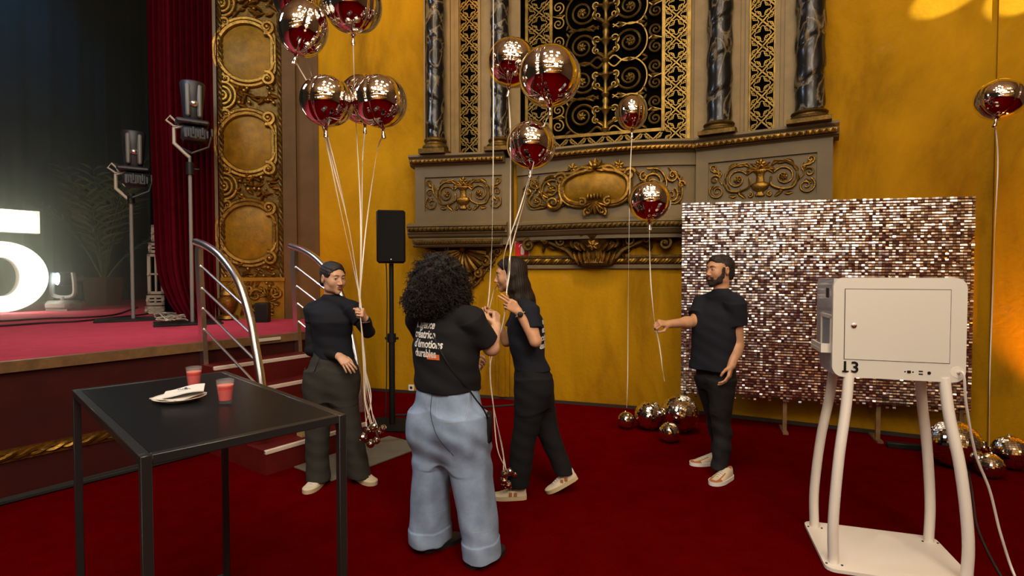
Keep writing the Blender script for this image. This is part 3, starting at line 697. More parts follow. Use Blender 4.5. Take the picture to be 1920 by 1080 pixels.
# ---------------------------------------------------------------- rope moulding and pilaster strip on the wall
t = thing('rope_moulding', 'horizontal gilded rope moulding on the ochre wall below the balcony', 'moulding', WC.P(1.2, 1.74, 0))
ua, ub = .02, LWC - .02
for nm, (v0, v1, d, m) in (('upper_strip', (1.785, 1.815, .03, M_GOLDD)), ('backing', (1.70, 1.785, .012, M_GOLDD)), ('lower_strip', (1.655, 1.70, .035, M_TAUPE))):
    mb = MB(); boxf(mb, WC, ua, ub, v0, v1, 0, d); mb.build(nm, m, t, smooth=False)
mb = MB()
for ph in (0, 2.1, 4.2): mb.tube([WC.P(u, 1.742 + .02 * math.sin(u * 50 + ph), .03 + .012 * math.cos(u * 50 + ph)) for u in np.linspace(ua, ub, 330)], .016, 5)
mb.build('rope', M_GOLD, t)
mb = MB()
for a, b, d in ((930, 937, .02), (937, 948, .045), (948, 956, .03), (964, 968, .012)): boxf(mb, WC if a > 945 else WL, (WC if a > 945 else WL).u(a), (WC if a > 945 else WL).u(b), .035, 1.93, 0, d)
struct('trim_4', mb, M_PLASTER, smooth=False)

# ---------------------------------------------------------------- organ screen: pilasters, columns, grilles
def screen(name, fr, w, strips, vb=3.06, vt=6.2):
    mb = MB()
    for a, b, d in strips: boxf(mb, fr, fr.u(a, w), fr.u(b, w), vb, vt, w - .08, w + d)
    return struct(name, mb, M_BEIGE, smooth=False)
WS = -.16; WSR = -.09
screen('trim_5', FL, WS, ((797, 800, .02), (834, 846, .02), (846, 855, -.01), (855, 862, .02), (898, 902, .02), (902, 909, -.005), (909, 922, .02), (953, 976, .02), (976, 985, -.02)))
screen('trim_6', FR, WSR, ((1284, 1290, .03), (1290, 1299, -.01), (1299, 1325, .02), (1366, 1384, .02), (1384, 1393, -.005), (1393, 1399, .02), (1449, 1457, .02), (1457, 1466, -.005), (1466, 1490, .02), (1535, 1540, .02)))
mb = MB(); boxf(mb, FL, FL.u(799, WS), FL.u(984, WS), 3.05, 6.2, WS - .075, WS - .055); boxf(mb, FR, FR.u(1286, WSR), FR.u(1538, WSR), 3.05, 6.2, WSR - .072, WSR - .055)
boxf(mb, WC, WC.u(975, .02), WC.u(1300, .02), 3.05, 6.2, .003, .02); struct('wall_grille_dark', mb, M_VOID, smooth=False)  # black slabs stand in for the unlit depth behind the grilles

def column(label, fr, px, wpx, ybase, tw=1):
    w = -.02; u = fr.u(px, w); o = fr.P(u, 3.07, w); r = .5 * wpx / 1000 * o.y
    t = thing('marble_column', label, 'column', o, 0, None)
    zb = 1.6 + (512 - ybase) * o.y / 1000 - 3.07
    mb = MB(); mb.box((0, 0, zb * .14), (2.9 * r, 2.9 * r, zb * .28), (fr.e, fr.n, Vector((0, 0, 1))))
    mb.lathe([(r * 1.35, zb * .28), (r * 1.42, zb * .36), (r * 1.42, zb * .48), (r * 1.32, zb * .55), (r * 1.14, zb * .60), (r * 1.12, zb * .70), (r * 1.22, zb * .76), (r * 1.26, zb * .84), (r * 1.2, zb * .92), (r * 1.02, zb)], 28)
    mb.build('base', M_GOLDD, t, world=False)
    mb = MB(); vs = []; fs = []; n = 32; m = 110; H = 2.6
    for i in range(m):
        z = zb + (H - zb) * i / (m - 1)
        for k in range(n):
            a = 2 * math.pi * k / n; ph = (a * tw + z * 16.5) % (2 * math.pi); g = math.exp(-((ph - math.pi) / .33) ** 2)
            q = r * (1 + .05 * math.cos(ph - math.pi - 1.2) - .13 * g); vs.append((q * math.cos(a), q * math.sin(a), z))
    for i in range(m - 1):
        for k in range(n): l = (k + 1) % n; fs.append((i * n + k, i * n + l, (i + 1) * n + l, (i + 1) * n + k))
    mb.add(vs, fs).build('shaft', M_MARBLE, t, world=False)
    mb = MB(); mb.lathe([(r, H), (r * 1.15, H + .02), (r * 1.15, H + .05), (r * 1.0, H + .08), (r * 1.3, H + .25), (r * 1.6, H + .32), (r * 1.6, H + .38)], 24); mb.build('capital', M_GOLDD, t, world=False)
column('leftmost twisted black marble column, beside the bright ochre wall', FL, 817.5, 34, 262)
column('twisted black marble column behind the floating balloons, second from left', FL, 937, 34, 262)
column('twisted black marble column between the wide grille and the right narrow grille', FR, 1345, 44, 233, -1)
column('rightmost twisted black marble column at the balcony end', FR, 1513, 50, 212, -1)

def quatre_mesh(sx, sz, half=0):
    mb = MB(); ident = lambda u, v, w: Vector((u, -w, v))
    def path(t):
        q = .24 + .085 * math.cos(4 * t + math.pi * 0); return (sx * q * math.cos(t), sz * q * math.sin(t))
    ts = np.linspace(0, 2 * math.pi, 41) if half == 0 else np.linspace(-math.pi / 2, math.pi / 2, 21) * half + (0)
    if half: ts = np.linspace(-math.pi / 2, math.pi / 2, 21) if half > 0 else np.linspace(math.pi / 2, 3 * math.pi / 2, 21)
    mb.tube([ident(*path(t), .0) for t in ts], .0065, 4)
    for k in range(4):
        a = math.pi / 4 + k * math.pi / 2
        if half > 0 and math.cos(a) < 0 or half < 0 and math.cos(a) > 0: continue
        for s2 in (-1, 1):
            c = (sx * .235 * math.cos(a) - s2 * sx * .05 * math.sin(a), sz * .235 * math.sin(a) + s2 * sz * .05 * math.cos(a))
            mb.tube([ident(x, y, .004) for x, y in spiral(c[0], c[1], .024, 1.0, a, s2, 9)], .0055, 4)
    return mb.mesh('quatrefoil', M_GRILLE)
M_GRILLE = mat('gilded iron grille', (.17, .105, .023), .42, metal=.85, var=.45, vscale=9)
def lattice(t, fr, w, u0, u1, v0, v1, nc, pitch):
    """crossing flat bars and one quatrefoil in every diamond"""
    W = (u1 - u0) / nc; mb = MB(); nrow = int((v1 - v0) / pitch) + 2
    def bar(a, b):
        ts = [0, 1]; (x0, y0), (x1, y1) = a, b
        def clip(p, q, y):
            k = (y - p[1]) / (q[1] - p[1]); return (p[0] + (q[0] - p[0]) * k, y)
        if max(y0, y1) <= v0 or min(y0, y1) >= v1: return
        p, q = ((x0, y0), (x1, y1)) if y0 < y1 else ((x1, y1), (x0, y0))
        if p[1] < v0: p = clip(p, q, v0)
        if q[1] > v1: q = clip(p, q, v1)
        mb.tube([fr.P(p[0], p[1], w), fr.P(q[0], q[1], w)], .0105, 4, flat=.8, up=fr.n)
    for c in range(nc):
        for k in range(-1, nrow):
            a = u0 + c * W; b = a + W; z = v0 + k * pitch
            bar((a, z), (b, z + pitch)); bar((b, z), (a, z + pitch))
    o = mb.build('lattice_bar', M_GRILLE, t); o['kind'] = 'stuff'
    full = quatre_mesh(W, pitch); M = inv_of(t); rot = Matrix.Rotation(math.atan2(fr.e.y, fr.e.x), 4, 'Z')
    hR, hL = quatre_mesh(W, pitch, 1), quatre_mesh(W, pitch, -1)
    def putm(me, u, v):
        q = link('quatrefoil', me, t); q.matrix_local = M @ Matrix.Translation(fr.P(u, v, w)) @ rot
    for c in range(nc):
        for k in range(nrow):
            z = v0 + k * pitch
            if v0 < z - pitch * .3 and z + pitch * .3 < v1: putm(full, u0 + (c + .5) * W, z)
            zc = z + pitch / 2
            if zc + pitch * .3 < v1:
                putm(hR, u0 + c * W + .004, zc); putm(hL, u0 + (c + 1) * W - .004, zc)
def narrow_grille(label, fr, pxa, pxb, pitch):
    WS = globals()['WSR'] if fr is FR else globals()['WS']; u0, u1 = fr.u(pxa, WS), fr.u(pxb, WS); t = thing('organ_grille', label, 'grille', fr.P((u0 + u1) / 2, 3.1, WS))
    lattice(t, fr, WS - .03, u0, u1, 3.07, 5.3, 1, pitch)
    mb = MB()
    for a in (u0, u1): boxf(mb, fr, a - .014, a + .014, 3.06, 5.4, WS - .05, WS - .01)
    mb.build('frame', M_GRILLE, t, smooth=False)
narrow_grille('narrow gilded lattice grille left of the wide organ grille', FL, 862, 898, .262)
narrow_grille('narrow gilded lattice grille right of the wide organ grille', FR, 1400, 1448, .262)
WG = .06; gu = lambda px: WC.u(px, WG)
t = thing('organ_grille', 'wide gilded wrought grille of scrolls behind the balloons', 'grille', WC.P(gu(1137), 3.1, WG))
a0, a1, b0, b1 = gu(988), gu(1288), gu(1033), gu(1241); vb0, vb1 = 3.05, 3.23
for (x0, x1) in ((a0, b0), (b1, a1)): lattice(t, WC, WG, x0, x1, 3.05, 5.3, 1, .262)
lattice(t, WC, WG, b0, b1, 3.03, vb1, 6, .20)
mb = MB()
for x in (a0, b0, b1, a1): boxf(mb, WC, x - .018, x + .018, 3.04 if x in (a0, a1) else vb1 - .02, 5.4, WG - .02, WG + .025)
boxf(mb, WC, b0, b1, vb1 - .018, vb1 + .018, WG - .02, WG + .025); mb.build('frame', M_GRILLE, t, smooth=False)
mb = MB(); um = (b0 + b1) / 2; pr = [(.03, 3.24)]
for k in range(5):
    z = 3.25 + k * .40; pr += [(.03, z), (.05, z + .04), (.025, z + .10), (.02, z + .2), (.055, z + .26), (.03, z + .32), (.045, z + .36)]
mb.lathe([(r, z - 3.24) for r, z in pr], 10, WC.P(um, 3.24, WG))
for k in range(6):
    z = 3.30 + k * .40
    for sg in (-1, 1):
        leaf(mb, lambda u, v, w: WC.P(u, v, w), um, z, R(90 - sg * 30), .17, .06, .03, WG, curl=-sg * .5); leaf(mb, lambda u, v, w: WC.P(u, v, w), um, z + .2, R(90 - sg * 50), .13, .05, .03, WG, curl=-sg * .5)
mb.build('stem', M_GRILLE, t)
idt = lambda u, v, w: Vector((u, -w, v))
def scroll_mesh(sg):
    mb = MB(); S = lambda pts: [(sg * x, y) for x, y in pts]
    vol(mb, idt, S(spiral(.27, .0, .155, 1.9, R(-150), -1, 44, .22)), .013, .010, 0, 5); flower(mb, idt, sg * .27, 0, .05, 0, 6, .02)
    vol(mb, idt, S(spline([(.02, -.20), (.10, -.14), (.20, -.21), (.34, -.20), (.44, -.10), (.46, .04), (.40, .17), (.28, .21), (.16, .18), (.08, .22)], 5)), .013, .010, 0, 5)
    vol(mb, idt, S(spiral(.10, .06, .06, 1.4, R(-80), 1, 22)), .010, .008, 0, 4); vol(mb, idt, S(spiral(.11, -.06, .05, 1.3, R(90), -1, 22)), .010, .008, 0, 4)
    for (x, y, an) in ((.36, .19, 10), (.42, .12, 60), (.40, -.16, -30), (.20, .2, 150), (.3, -.2, 200)): leaf(mb, idt, sg * x, y, R(an) if sg > 0 else math.pi - R(an), .08, .035, .02, 0)
    return mb.mesh('scroll', M_GRILLE)
def side_mesh(sg):
    mb = MB(); S = lambda pts: [(sg * x, y) for x, y in pts]
    vol(mb, idt, S(spiral(.555, .095, .075, 1.7, R(-100), -1, 30)), .012, .009, 0, 5); vol(mb, idt, S(spiral(.555, -.095, .075, 1.7, R(100), 1, 30)), .012, .009, 0, 5)
    vol(mb, idt, S(spline([(.48, .0), (.52, .03), (.56, .02), (.62, 0)], 4)), .010, .008, 0, 4); leaf(mb, idt, sg * .50, 0, R(0) if sg > 0 else math.pi, .1, .04, .02, 0)
    return mb.mesh('side_scroll', M_GRILLE)
rot = Matrix.Rotation(math.atan2(WC.e.y, WC.e.x), 4, 'Z'); Mi = inv_of(t); sx = (b1 - b0) / 2 / .64
SMm = {(q, sg): (scroll_mesh(sg) if q else side_mesh(sg)) for q in (0, 1) for sg in (-1, 1)}
for k in range(5):
    for sg in (-1, 1):
        for q, nm in ((1, 'scroll'), (0, 'side_scroll')):
            o = link(nm, SMm[q, sg], t); o.matrix_local = Mi @ Matrix.Translation(WC.P(um, 3.46 + k * .405, WG)) @ rot @ Matrix.Diagonal((sx, 1, 1 if k % 2 == 0 else -1, 1))
# ================================================================== STAGE THINGS
M_CURT = mat('red velvet', (.065, .0009, .005), .8, var=.2, vscale=8, spec=.05)
M_BACKC = mat('dark stage drape', (.010, .011, .012), .95, spec=0)
M_GREYD = mat('dark grey casing', (.018, .020, .025), .45)
M_GREYL = mat('grey casing', (.16, .16, .145), .5)
M_CREAMM = mat('pale metal frame', (.36, .33, .25), .45)
def drape(name, xy0, xy1, z0, z1, nf, amp, m, label, cat, edge=None, nu=220, nz=30):
    a, b = Vector((*xy0, 0)), Vector((*xy1, 0)); e = (b - a); L = e.length; e.normalize(); n = Vector((e.y, -e.x, 0)); vs = []; fs = []; rg = random.Random(4)
    ph = [rg.uniform(0, 6) for _ in range(4)]
    for side in (0, 1):
        for k in range(nz + 1):
            z = lerp(z0, z1, k / nz)
            for i in range(nu + 1):
                t = i / nu; q = t if edge is None else lerp(edge(z) / L, 1, t)
                f = amp * (math.sin(t * nf * 6.283 + ph[0] + .6 * math.sin(t * 9 + ph[1])) + .35 * math.sin(t * nf * 13.1 + ph[2]))
                p = a + e * (q * L) + n * (f - side * .03); p.z = z; vs.append(p)
    W = nu + 1; H = (nz + 1) * W
    for k in range(nz):
        for i in range(nu):
            q = (k * W + i, k * W + i + 1, (k + 1) * W + i + 1, (k + 1) * W + i); fs.append(q); fs.append(tuple(H + x for x in reversed(q)))
    for k in range(nz):
        for i in (0, nu): fs.append((k * W + i, (k + 1) * W + i, H + (k + 1) * W + i, H + k * W + i))
    o = MB().add(vs, fs).build(name, m); return tag(o, label, cat)
drape('stage_curtain', (-4.77, 7.12), (-3.92, 7.20), DECK + .01, 7.5, 11, .05, M_CURT, 'dark red velvet curtain hanging beside the gilded proscenium strip', 'curtain', lambda z: .0 + .02 * max(0, 4 - z) + .30 * max(0, (1.9 - z) / .93) ** 2.4)
drape('backdrop_drape', (-17.5, 4.5), (-3.2, 18), DECK + .01, 8.9, 40, .09, M_BACKC, 'wide dark drape closing the back of the stage', 'drape', nu=420, nz=6)
drape('masking_drape', (-5.75, 8.6), (-4.6, 8.4), DECK + .01, 8.0, 6, .06, M_BACKC, 'narrow dark masking drape behind the red curtain edge', 'drape', nu=90, nz=8)
# luminous digit
M_SIGN = mat('glowing sign face', (.85, .84, .78), .6, emit=(1, .93, .70), estr=.72)  # white board given emission in place of the bulbs' light on it
M_BULB = mat('lit bulb', (1, 1, 1), .4, emit=(1, .94, .78), estr=26)
dp = at(0, 519, 8.5); FD = Frame((dp.x - SD.x, dp.y - SD.y), (dp.x + SD.x, dp.y + SD.y))
fd = lambda u, v, w: FD.P(u, v, w); U0 = FD.u(0)
t = thing('luminous_digit', 'giant white light-bulb digit 5 standing on the pink-lit stage', 'sign', (dp.x, dp.y, DECK))
ro = FD.u(87) - U0; vc = FD.uv(0, 519)[1]; vb_ = DECK + .01; rv = vc - vb_; ri = FD.u(33) - U0; rvi = rv * .55
vt_ = FD.uv(36, 395)[1]; vt0 = FD.uv(36, 437)[1]; ue = FD.u(73)
th = [R(a) for a in np.linspace(150, -160, 44)]
outer = [(U0 + ro * math.cos(a), vc + rv * math.sin(a)) for a in th]; inner = [(U0 + ri * math.cos(a), vc + rvi * math.sin(a)) for a in th]
mb = MB(); mbf = MB()
for poly_o, poly_i in ((outer, inner),):
    vs = []; n = len(th)
    for w in (-.12, .12):
        vs += [fd(u, v, w) for u, v in poly_o] + [fd(u, v, w) for u, v in poly_i]
    fs = []
    for i in range(n - 1):
        fs += [(i, i + 1, n + i + 1, n + i), (i, 2 * n + i, 2 * n + i + 1, i + 1), (n + i, n + i + 1, 3 * n + i + 1, 3 * n + i)]
        mbf.add([fd(*poly_o[i], .12), fd(*poly_o[i + 1], .12), fd(*poly_i[i + 1], .12), fd(*poly_i[i], .12)], [(0, 1, 2, 3)])
    fs += [(0, n, 3 * n, 2 * n), (n - 1, 2 * n - 1, 4 * n - 1, 3 * n - 1)]
    mb.add(vs, fs)
ul = U0 - ro * .82
for pl in ([(ul, vt0), (ue, vt0), (ue, vt_), (ul, vt_)], [(ul, vc + rv * .45), (ul + .36, vc + rv * .70), (ul + .36, vt0), (ul, vt0)]):
    mb.prism(pl, fd, -.12, .118); mbf.add([fd(u, v, .12) for u, v in pl], [(0, 1, 2, 3)])
mb.build('casing', M_WHITE, t, smooth=False); mbf.build('glow_face', M_SIGN, t, smooth=False)
bp = [(U0 + (ro + ri) / 2 * math.cos(R(a)), vc + (rv + rvi) / 2 * math.sin(R(a))) for a in range(140, -150, -24)] + [(lerp(ul + .15, ue - .15, k / 4), (vt0 + vt_) / 2) for k in range(5)]
bm_ = MB(); bm_.ball((0, 0, 0), .05, 10, 8); bme = bm_.mesh('bulb', M_BULB)
for u, v in bp: o = link('bulb', bme, t); o.location = inv_of(t) @ fd(u, v, .16)
# moving head lamp with its white beam
lp = at(107, 523, 8.95)
t = thing('moving_head_lamp', 'grey moving head stage lamp on the floor beside the luminous digit', 'stage lamp', (at(120, 580, 9.0).x, 9.0, DECK)); bx = at(120, 580, 9.0).x
mb = MB(); mb.box((0, 0, .09), (.42, .36, .16), bev=.05); mb.box((0, 0, .02), (.36, .30, .04)); mb.build('base', M_GREYL, t, world=False)
mb = MB(); ypt = spline([(-.17, .64), (-.19, .45), (-.17, .26), (0, .22), (.17, .26), (.19, .45), (.17, .64)], 6)
mb.tube([(a, 0, b) for a, b in ypt], .035, 8); mb.lathe([(.05, .17), (.05, .24)], 12); mb.build('yoke', M_GREYL, t, world=False)
hd = Vector((-.50, -.86, .03)).normalized(); hx, hy = perp(hd); hc = Vector((lp.x - bx, 0, lp.z - DECK))
mb = MB(); mb.lathe([(.06, -.34), (.10, -.30), (.12, -.1), (.11, .0), (.10, .01)], 20, hc - hd * -.02 + Vector((.1, 0, 0)) * 0 - hd * .0, (hx, hy, hd)); mb.build('head', M_GREYD, t, world=False)
M_LENS = mat('lit lens', (1, 1, 1), .3, emit=(.7, .85, 1), estr=18)
mb = MB(); mb.ball(hc + hd * .03, (.1, .1, .04), 14, 8, (hx, hy, hd)); mb.build('lens', M_LENS, t, world=False)
o = spot('moving_head_beam', lp + hd * .12, lp + Vector((-3, -1.2, .1)), 4500, (.40, .68, 1), 15, .15, .06)
# palm in planter
pb = at(195, 572, 10.4); pb.z = DECK
t = thing('potted_palm', 'potted palm in a square brown planter at the back of the stage', 'plant', pb)
M_PLANT = mat('brown planter', (.09, .045, .03), .6); M_LEAF = mat('palm leaf', (.06, .08, .03), .6, var=.3); M_STEM = mat('palm stem', (.14, .12, .05), .7)
mb = MB(); vs = []
for z, a in ((0, .20), (.55, .23), (.55, .20), (.48, .195)):
    vs += [(i * a, j * a, z) for i, j in ((-1, -1), (1, -1), (1, 1), (-1, 1))]
mb.add(vs, [(3, 2, 1, 0), (12, 13, 14, 15)] + [(4 * k + i, 4 * k + (i + 1) % 4, 4 * k + 4 + (i + 1) % 4, 4 * k + 4 + i) for k in range(3) for i in range(4)]); mb.build('planter', M_PLANT, t, world=False, smooth=False)
rg = random.Random(8)
for k in range(15):
    a = k * 2.4; tilt = rg.uniform(.15, 1.0); L = rg.uniform(1.5, 2.9); d = Vector((math.cos(a), math.sin(a), 0)); pts = []
    for i in range(13):
        q = i / 12; pts.append(Vector((0, 0, .45)) + Vector((0, 0, 1)) * (L * (q * math.cos(tilt * .5) - .30 * q ** 2.4 * tilt)) + d * (L * (q * math.sin(tilt * .55) + .15 * q * q)))
    mb = MB(); mb.tube(pts, [.016 * (1 - .7 * i / 12) for i in range(13)], 5)
    sd = d.cross(Vector((0, 0, 1)))
    for i in range(4, 13):
        for sg in (-1, 1):
            b = pts[i]; fw = (pts[i] - pts[i - 1]).normalized(); dr = (fw * .75 + sd * sg * .8).normalized(); l = .48 * math.sin(math.pi * (i - 2.5) / 11.5) + .1
            nn = dr.cross(fw).normalized(); wv = nn.cross(dr) * .027
            mb.add([b, b + dr * l * .4 + wv, b + dr * l - Vector((0, 0, l * .2)), b + dr * l * .4 - wv], [(0, 1, 2, 3)])
    mb.build('frond', M_LEAF, t, world=False, fix=False)
# lamp stands with moving heads
def lamp_stand(label, px, Y, pyb, ptop, pw, ph, dark):
    zt = at(px, ptop, Y).z; b = at(px, pyb, Y); b.z = DECK
    t = thing('lamp_stand', label, 'lamp stand', b, R(35)); H = zt - DECK
    M_BODY = M_GREYD
    mb = MB(); mb.box((-.05, 0, .012), (.72, .6, .024), bev=.004); mb.build('base_plate', M_BLACK, t, world=False)
    mb = MB(); mb.lathe([(.021, .02), (.021, H * .62), (.028, H * .62), (.028, H * .65), (.017, H * .65), (.017, H - ph * .95)], 14); mb.build('pole', M_GREYL, t, world=False)
    mb = MB(); mb.lathe([(.045, H * .61), (.045, H * .66)], 10); mb.tube([(.03, 0, H * .635), (.1, 0, H * .635)], .012, 6); mb.build('collar', M_BLACK, t, world=False)
    z0 = H - ph * .95
    mb = MB(); mb.tube([(0, 0, z0 - .02), (-.16, .02, z0 + .14), (-.16, .02, z0 + .32), (-.05, .0, z0 + .36)], .022, 6); mb.tube([(-.1, 0, z0 + .36), (-.20, 0, z0 + .46), (-.24, 0, z0 + .40), (-.16, 0, z0 + .34)], .014, 6, closed=True)
    mb.build('clamp', M_CREAMM, t, world=False)
    mb = MB(); mb.box((.05, 0, z0 + .26), (.28, .25, .17), bev=.03)
    for k in range(6): mb.box((-.02 + .05 * k, -.16, z0 + .25 + .03 * (k % 2)), (.025, .03, .1), bev=.006)
    mb.tube([(-.1, .05, z0 + .1), (.02, -.1, z0 + .02), (.2, -.05, z0 + .12), (.24, .0, z0 + .28)], .014, 6); mb.box((.03, 0, z0 + .40), (.36, .30, .06), bev=.02); mb.build('base_unit', M_BODY, t, world=False)
    mb = MB(); mb.lathe([(.085, z0 + .43), (.105, z0 + .47), (.125, z0 + .72), (.14, z0 + .88), (.13, z0 + .90), (.0, z0 + .90)], 20, (.04, 0, 0))
    mb.build('head', M_BODY, t, world=False)
    mb = MB(); mb.box((-.02, -.125, z0 + .66), (.05, .04, .4), bev=.018); mb.box((.105, -.115, z0 + .66), (.05, .04, .4), bev=.018); mb.build('yoke', M_GREYL, t, world=False)
    mb = MB(); mb.ball((.043, -.115, z0 + .62), .045, 12, 8); mb.build('lens', M_STEEL, t, world=False)
lamp_stand('left stage lamp stand in front of the palm on the pink-lit stage', 250, 7.15, 600, 240, .1, 1.0, True)
lamp_stand('right taller stage lamp stand in front of the red curtain', 361, 6.65, 607, 147, .1, 1.0, True)
# pale perforated panel tower behind the curtain
pt = at(291, 585, 8.2); pt.z = DECK
t = thing('panel_tower', 'pale cut-out metal panel tower standing at the red curtain edge', 'panel tower', pt, R(20))
z = 0
for k, (w, h, ox) in enumerate(((.26, .12, 0), (.24, .16, .01), (.22, .62, .02), (.2, .16, .03), (.16, .26, .05), (.14, .24, .08), (.1, .28, .13))):
    mb = MB(); e = .045
    for (cx, cz, sx_, sz_) in ((0, e / 2, w, e), (0, h - e / 2, w, e), (-w / 2 + e / 2, h / 2, e, h), (w / 2 - e / 2, h / 2, e, h), (0, h / 2, w * .9, .03), (w * .0, h / 2, .03, h * .9)): mb.box((ox + cx, 0, z + cz), (sx_, .05, sz_), bev=.006)
    for sg in (-1, 1): mb.lathe([(.02, 0), (.02, .06)], 8, (ox + sg * (w / 2 - .02), -.05, z + h * .5), (Vector((1, 0, 0)), Vector((0, 0, 1)), Vector((0, 1, 0))))
    mb.build('panel', M_CREAMM, t, world=False); z += h + .012
tt = at(493, 603, 6.85); tt.z = DECK
t = thing('stage_monitor_box', 'small black box on the stage at the foot of the proscenium strip', 'box', tt, R(12))
mb = MB(); mb.box((0, 0, .125), (.16, .16, .25), bev=.008); mb.build('cabinet', M_BLACK, t, world=False); mb = MB(); mb.box((0, -.083, .125), (.13, .008, .21), bev=.003); mb.build('grille', M_BLACKM, t, world=False)
def cable(name, label, pts, r, m, n=8, cat='cable', group=None):
    o = MB().tube(spline([tuple(p) for p in pts], n), r, 6).build(name, m); return tag(o, label, cat, group)
cable('stage_cable', 'upper black cable lying across the pink-lit stage carpet', [flo(x, y, DECK + .012) for x, y in ((-90, 604), (0, 602), (90, 597), (160, 595), (215, 590), (245, 580), (258, 576))], .012, M_RUBBER)
cable('stage_cable', 'lower black cable lying across the pink-lit stage carpet', [flo(x, y, DECK + .012) for x, y in ((-90, 614), (0, 611), (90, 605), (150, 602), (215, 595), (265, 590), (285, 586))], .012, M_RUBBER)
rg = random.Random(2); g = MB()
for k in range(9): g.tube(spline([tuple(flo(rg.uniform(288, 352), rg.uniform(586, 601), DECK + rg.uniform(.012, .10))) for _ in range(6)], 6), .008, 5)
tag(g.build('cable_tangle', M_CREAMM), 'tangle of thin pale cables at the foot of the red curtain', 'cables', kind='stuff')
# haze over the stage
hz = MB()
hz.prism([sxy(-.55, -3.6), (-5.9, 8.9), (-6.0, 15.0), (-17.0, 4.4), sxy(-9, -3.6)], lambda u, v, w: Vector((u, v, w)), DECK + .002, 7.5)
mh = bpy.data.materials.new('stage haze'); mh.use_nodes = True; nt = mh.node_tree; nt.nodes.remove(nt.nodes['Principled BSDF'])
pv = nt.nodes.new('ShaderNodeVolumePrincipled'); pv.inputs['Density'].default_value = .07; pv.inputs['Color'].default_value = (.80, .92, .80, 1); pv.inputs['Anisotropy'].default_value = .62
nt.links.new(pv.outputs['Volume'], nt.nodes['Material Output'].inputs['Volume'])
tag(hz.build('stage_haze', mh, smooth=False), 'thin theatrical haze hanging over the dark stage', 'haze', kind='stuff')

# ---------------------------------------------------------------- steps and rails
M_STEP = mat('dark red step', (.10, .005, .0035), .55, spec=.3, var=.25, vscale=5); M_NOSE = mat('white step edge', (.62, .52, .42), .5)
M_NOSE2 = M_NOSE
t = thing('stage_steps', 'dark red wooden steps with white edges leading up to the stage', 'steps', tuple(SP_(.5, 0, 0)))
axs = (SD, SO, Vector((0, 0, 1)))
for k in range(1, 5):
    z = DECK - .194 * k; mb = MB(); mb.box(SP_(.5, .27 * (k - .5) + .01, z / 2), (1.0, .27, z), axs); st = mb.build('step', M_STEP, t, smooth=False)
    mb = MB(); mb.box(SP_(.5, .27 * k + .002, z - .012), (1.0, .03, .034), axs, bev=.004); mb.build('edge_strip', M_NOSE, st)
mb = MB(); mb.box(SP_(.62, .034, DECK - .03), (.30, .012, .03), axs); mb.build('top_edge_strip', M_NOSE, t)
def rail(label, s):
    t = thing('stair_rail', label, 'handrail', tuple(SP_(s, .05, .55)))
    pz = lambda o, z: SP_(s, o, z)
    cv = spline([(-.09, 1.885), (.13, 1.835), (.38, 1.735), (.65, 1.535), (.82, 1.26), (.91, 1.0), (.985, .75), (1.03, .5), (1.05, .30)], 7)
    mb = MB(); mb.tube([pz(a, b) for a, b in cv], .034, 12); mb.build('handrail', M_STEEL, t)
    mb = MB(); vs = []
    for (o, z) in ((.045, .62), (-.035, 1.70), (-.03, 1.84)): vs += [SP_(s - .02, o - .035, z), SP_(s + .02, o - .035, z), SP_(s + .02, o + .04, z), SP_(s - .02, o + .04, z)]
    mb.add(vs, [(3, 2, 1, 0), (8, 9, 10, 11)] + [(4 * k + i, 4 * k + (i + 1) % 4, 4 * k + 4 + (i + 1) % 4, 4 * k + 4 + i) for k in range(2) for i in range(4)]); mb.build('post', M_STEEL, t)
    for (a, z0, b, z1) in ((0, 1.667, .735, 1.335), (.015, 1.466, .855, 1.10), (.025, 1.285, .935, .88), (.035, 1.10, 1.0, .66)):
        mb = MB(); mb.tube([pz(a, z0), pz(b, z1)], .012, 8); mb.build('bar', M_STEEL, t)
rail('left curved steel handrail of the stage steps', .03)
rail('right curved steel handrail behind the dark-clad woman', .97)
M_MAT = mat('grey floor mat', (.15, .13, .085), .9, var=.12)
o = MB().box(SP_(.74, 1.36, .006), (1.02, .5, .012), axs, bev=.003).build('floor_mat', M_MAT); tag(o, 'grey-green mat on the red carpet at the foot of the steps', 'mat')
bxp = SP_(.44, .97, .194)
t = thing('small_carton', 'small tan carton with a white tag on the lowest step', 'box', bxp, R(50))
mb = MB(); mb.box((0, 0, .06), (.13, .09, .12), bev=.003); mb.build('carton', mat('tan card', (.42, .30, .10), .7), t, world=False); mb = MB(); mb.box((.02, -.047, .06), (.05, .003, .06)); mb.build('tag', M_WHITE, t, world=False)
for k, (o_, lb) in enumerate(((.10, 'thick black cable along the foot of the stage, inner run'), (.145, 'thick black cable along the foot of the stage, outer run'))):
    cable('floor_cable', lb, [SP_(-6 + i * .6, o_ + .02 * math.sin(i * 1.3 + k), .02) for i in range(11)], .018, M_RUBBER)
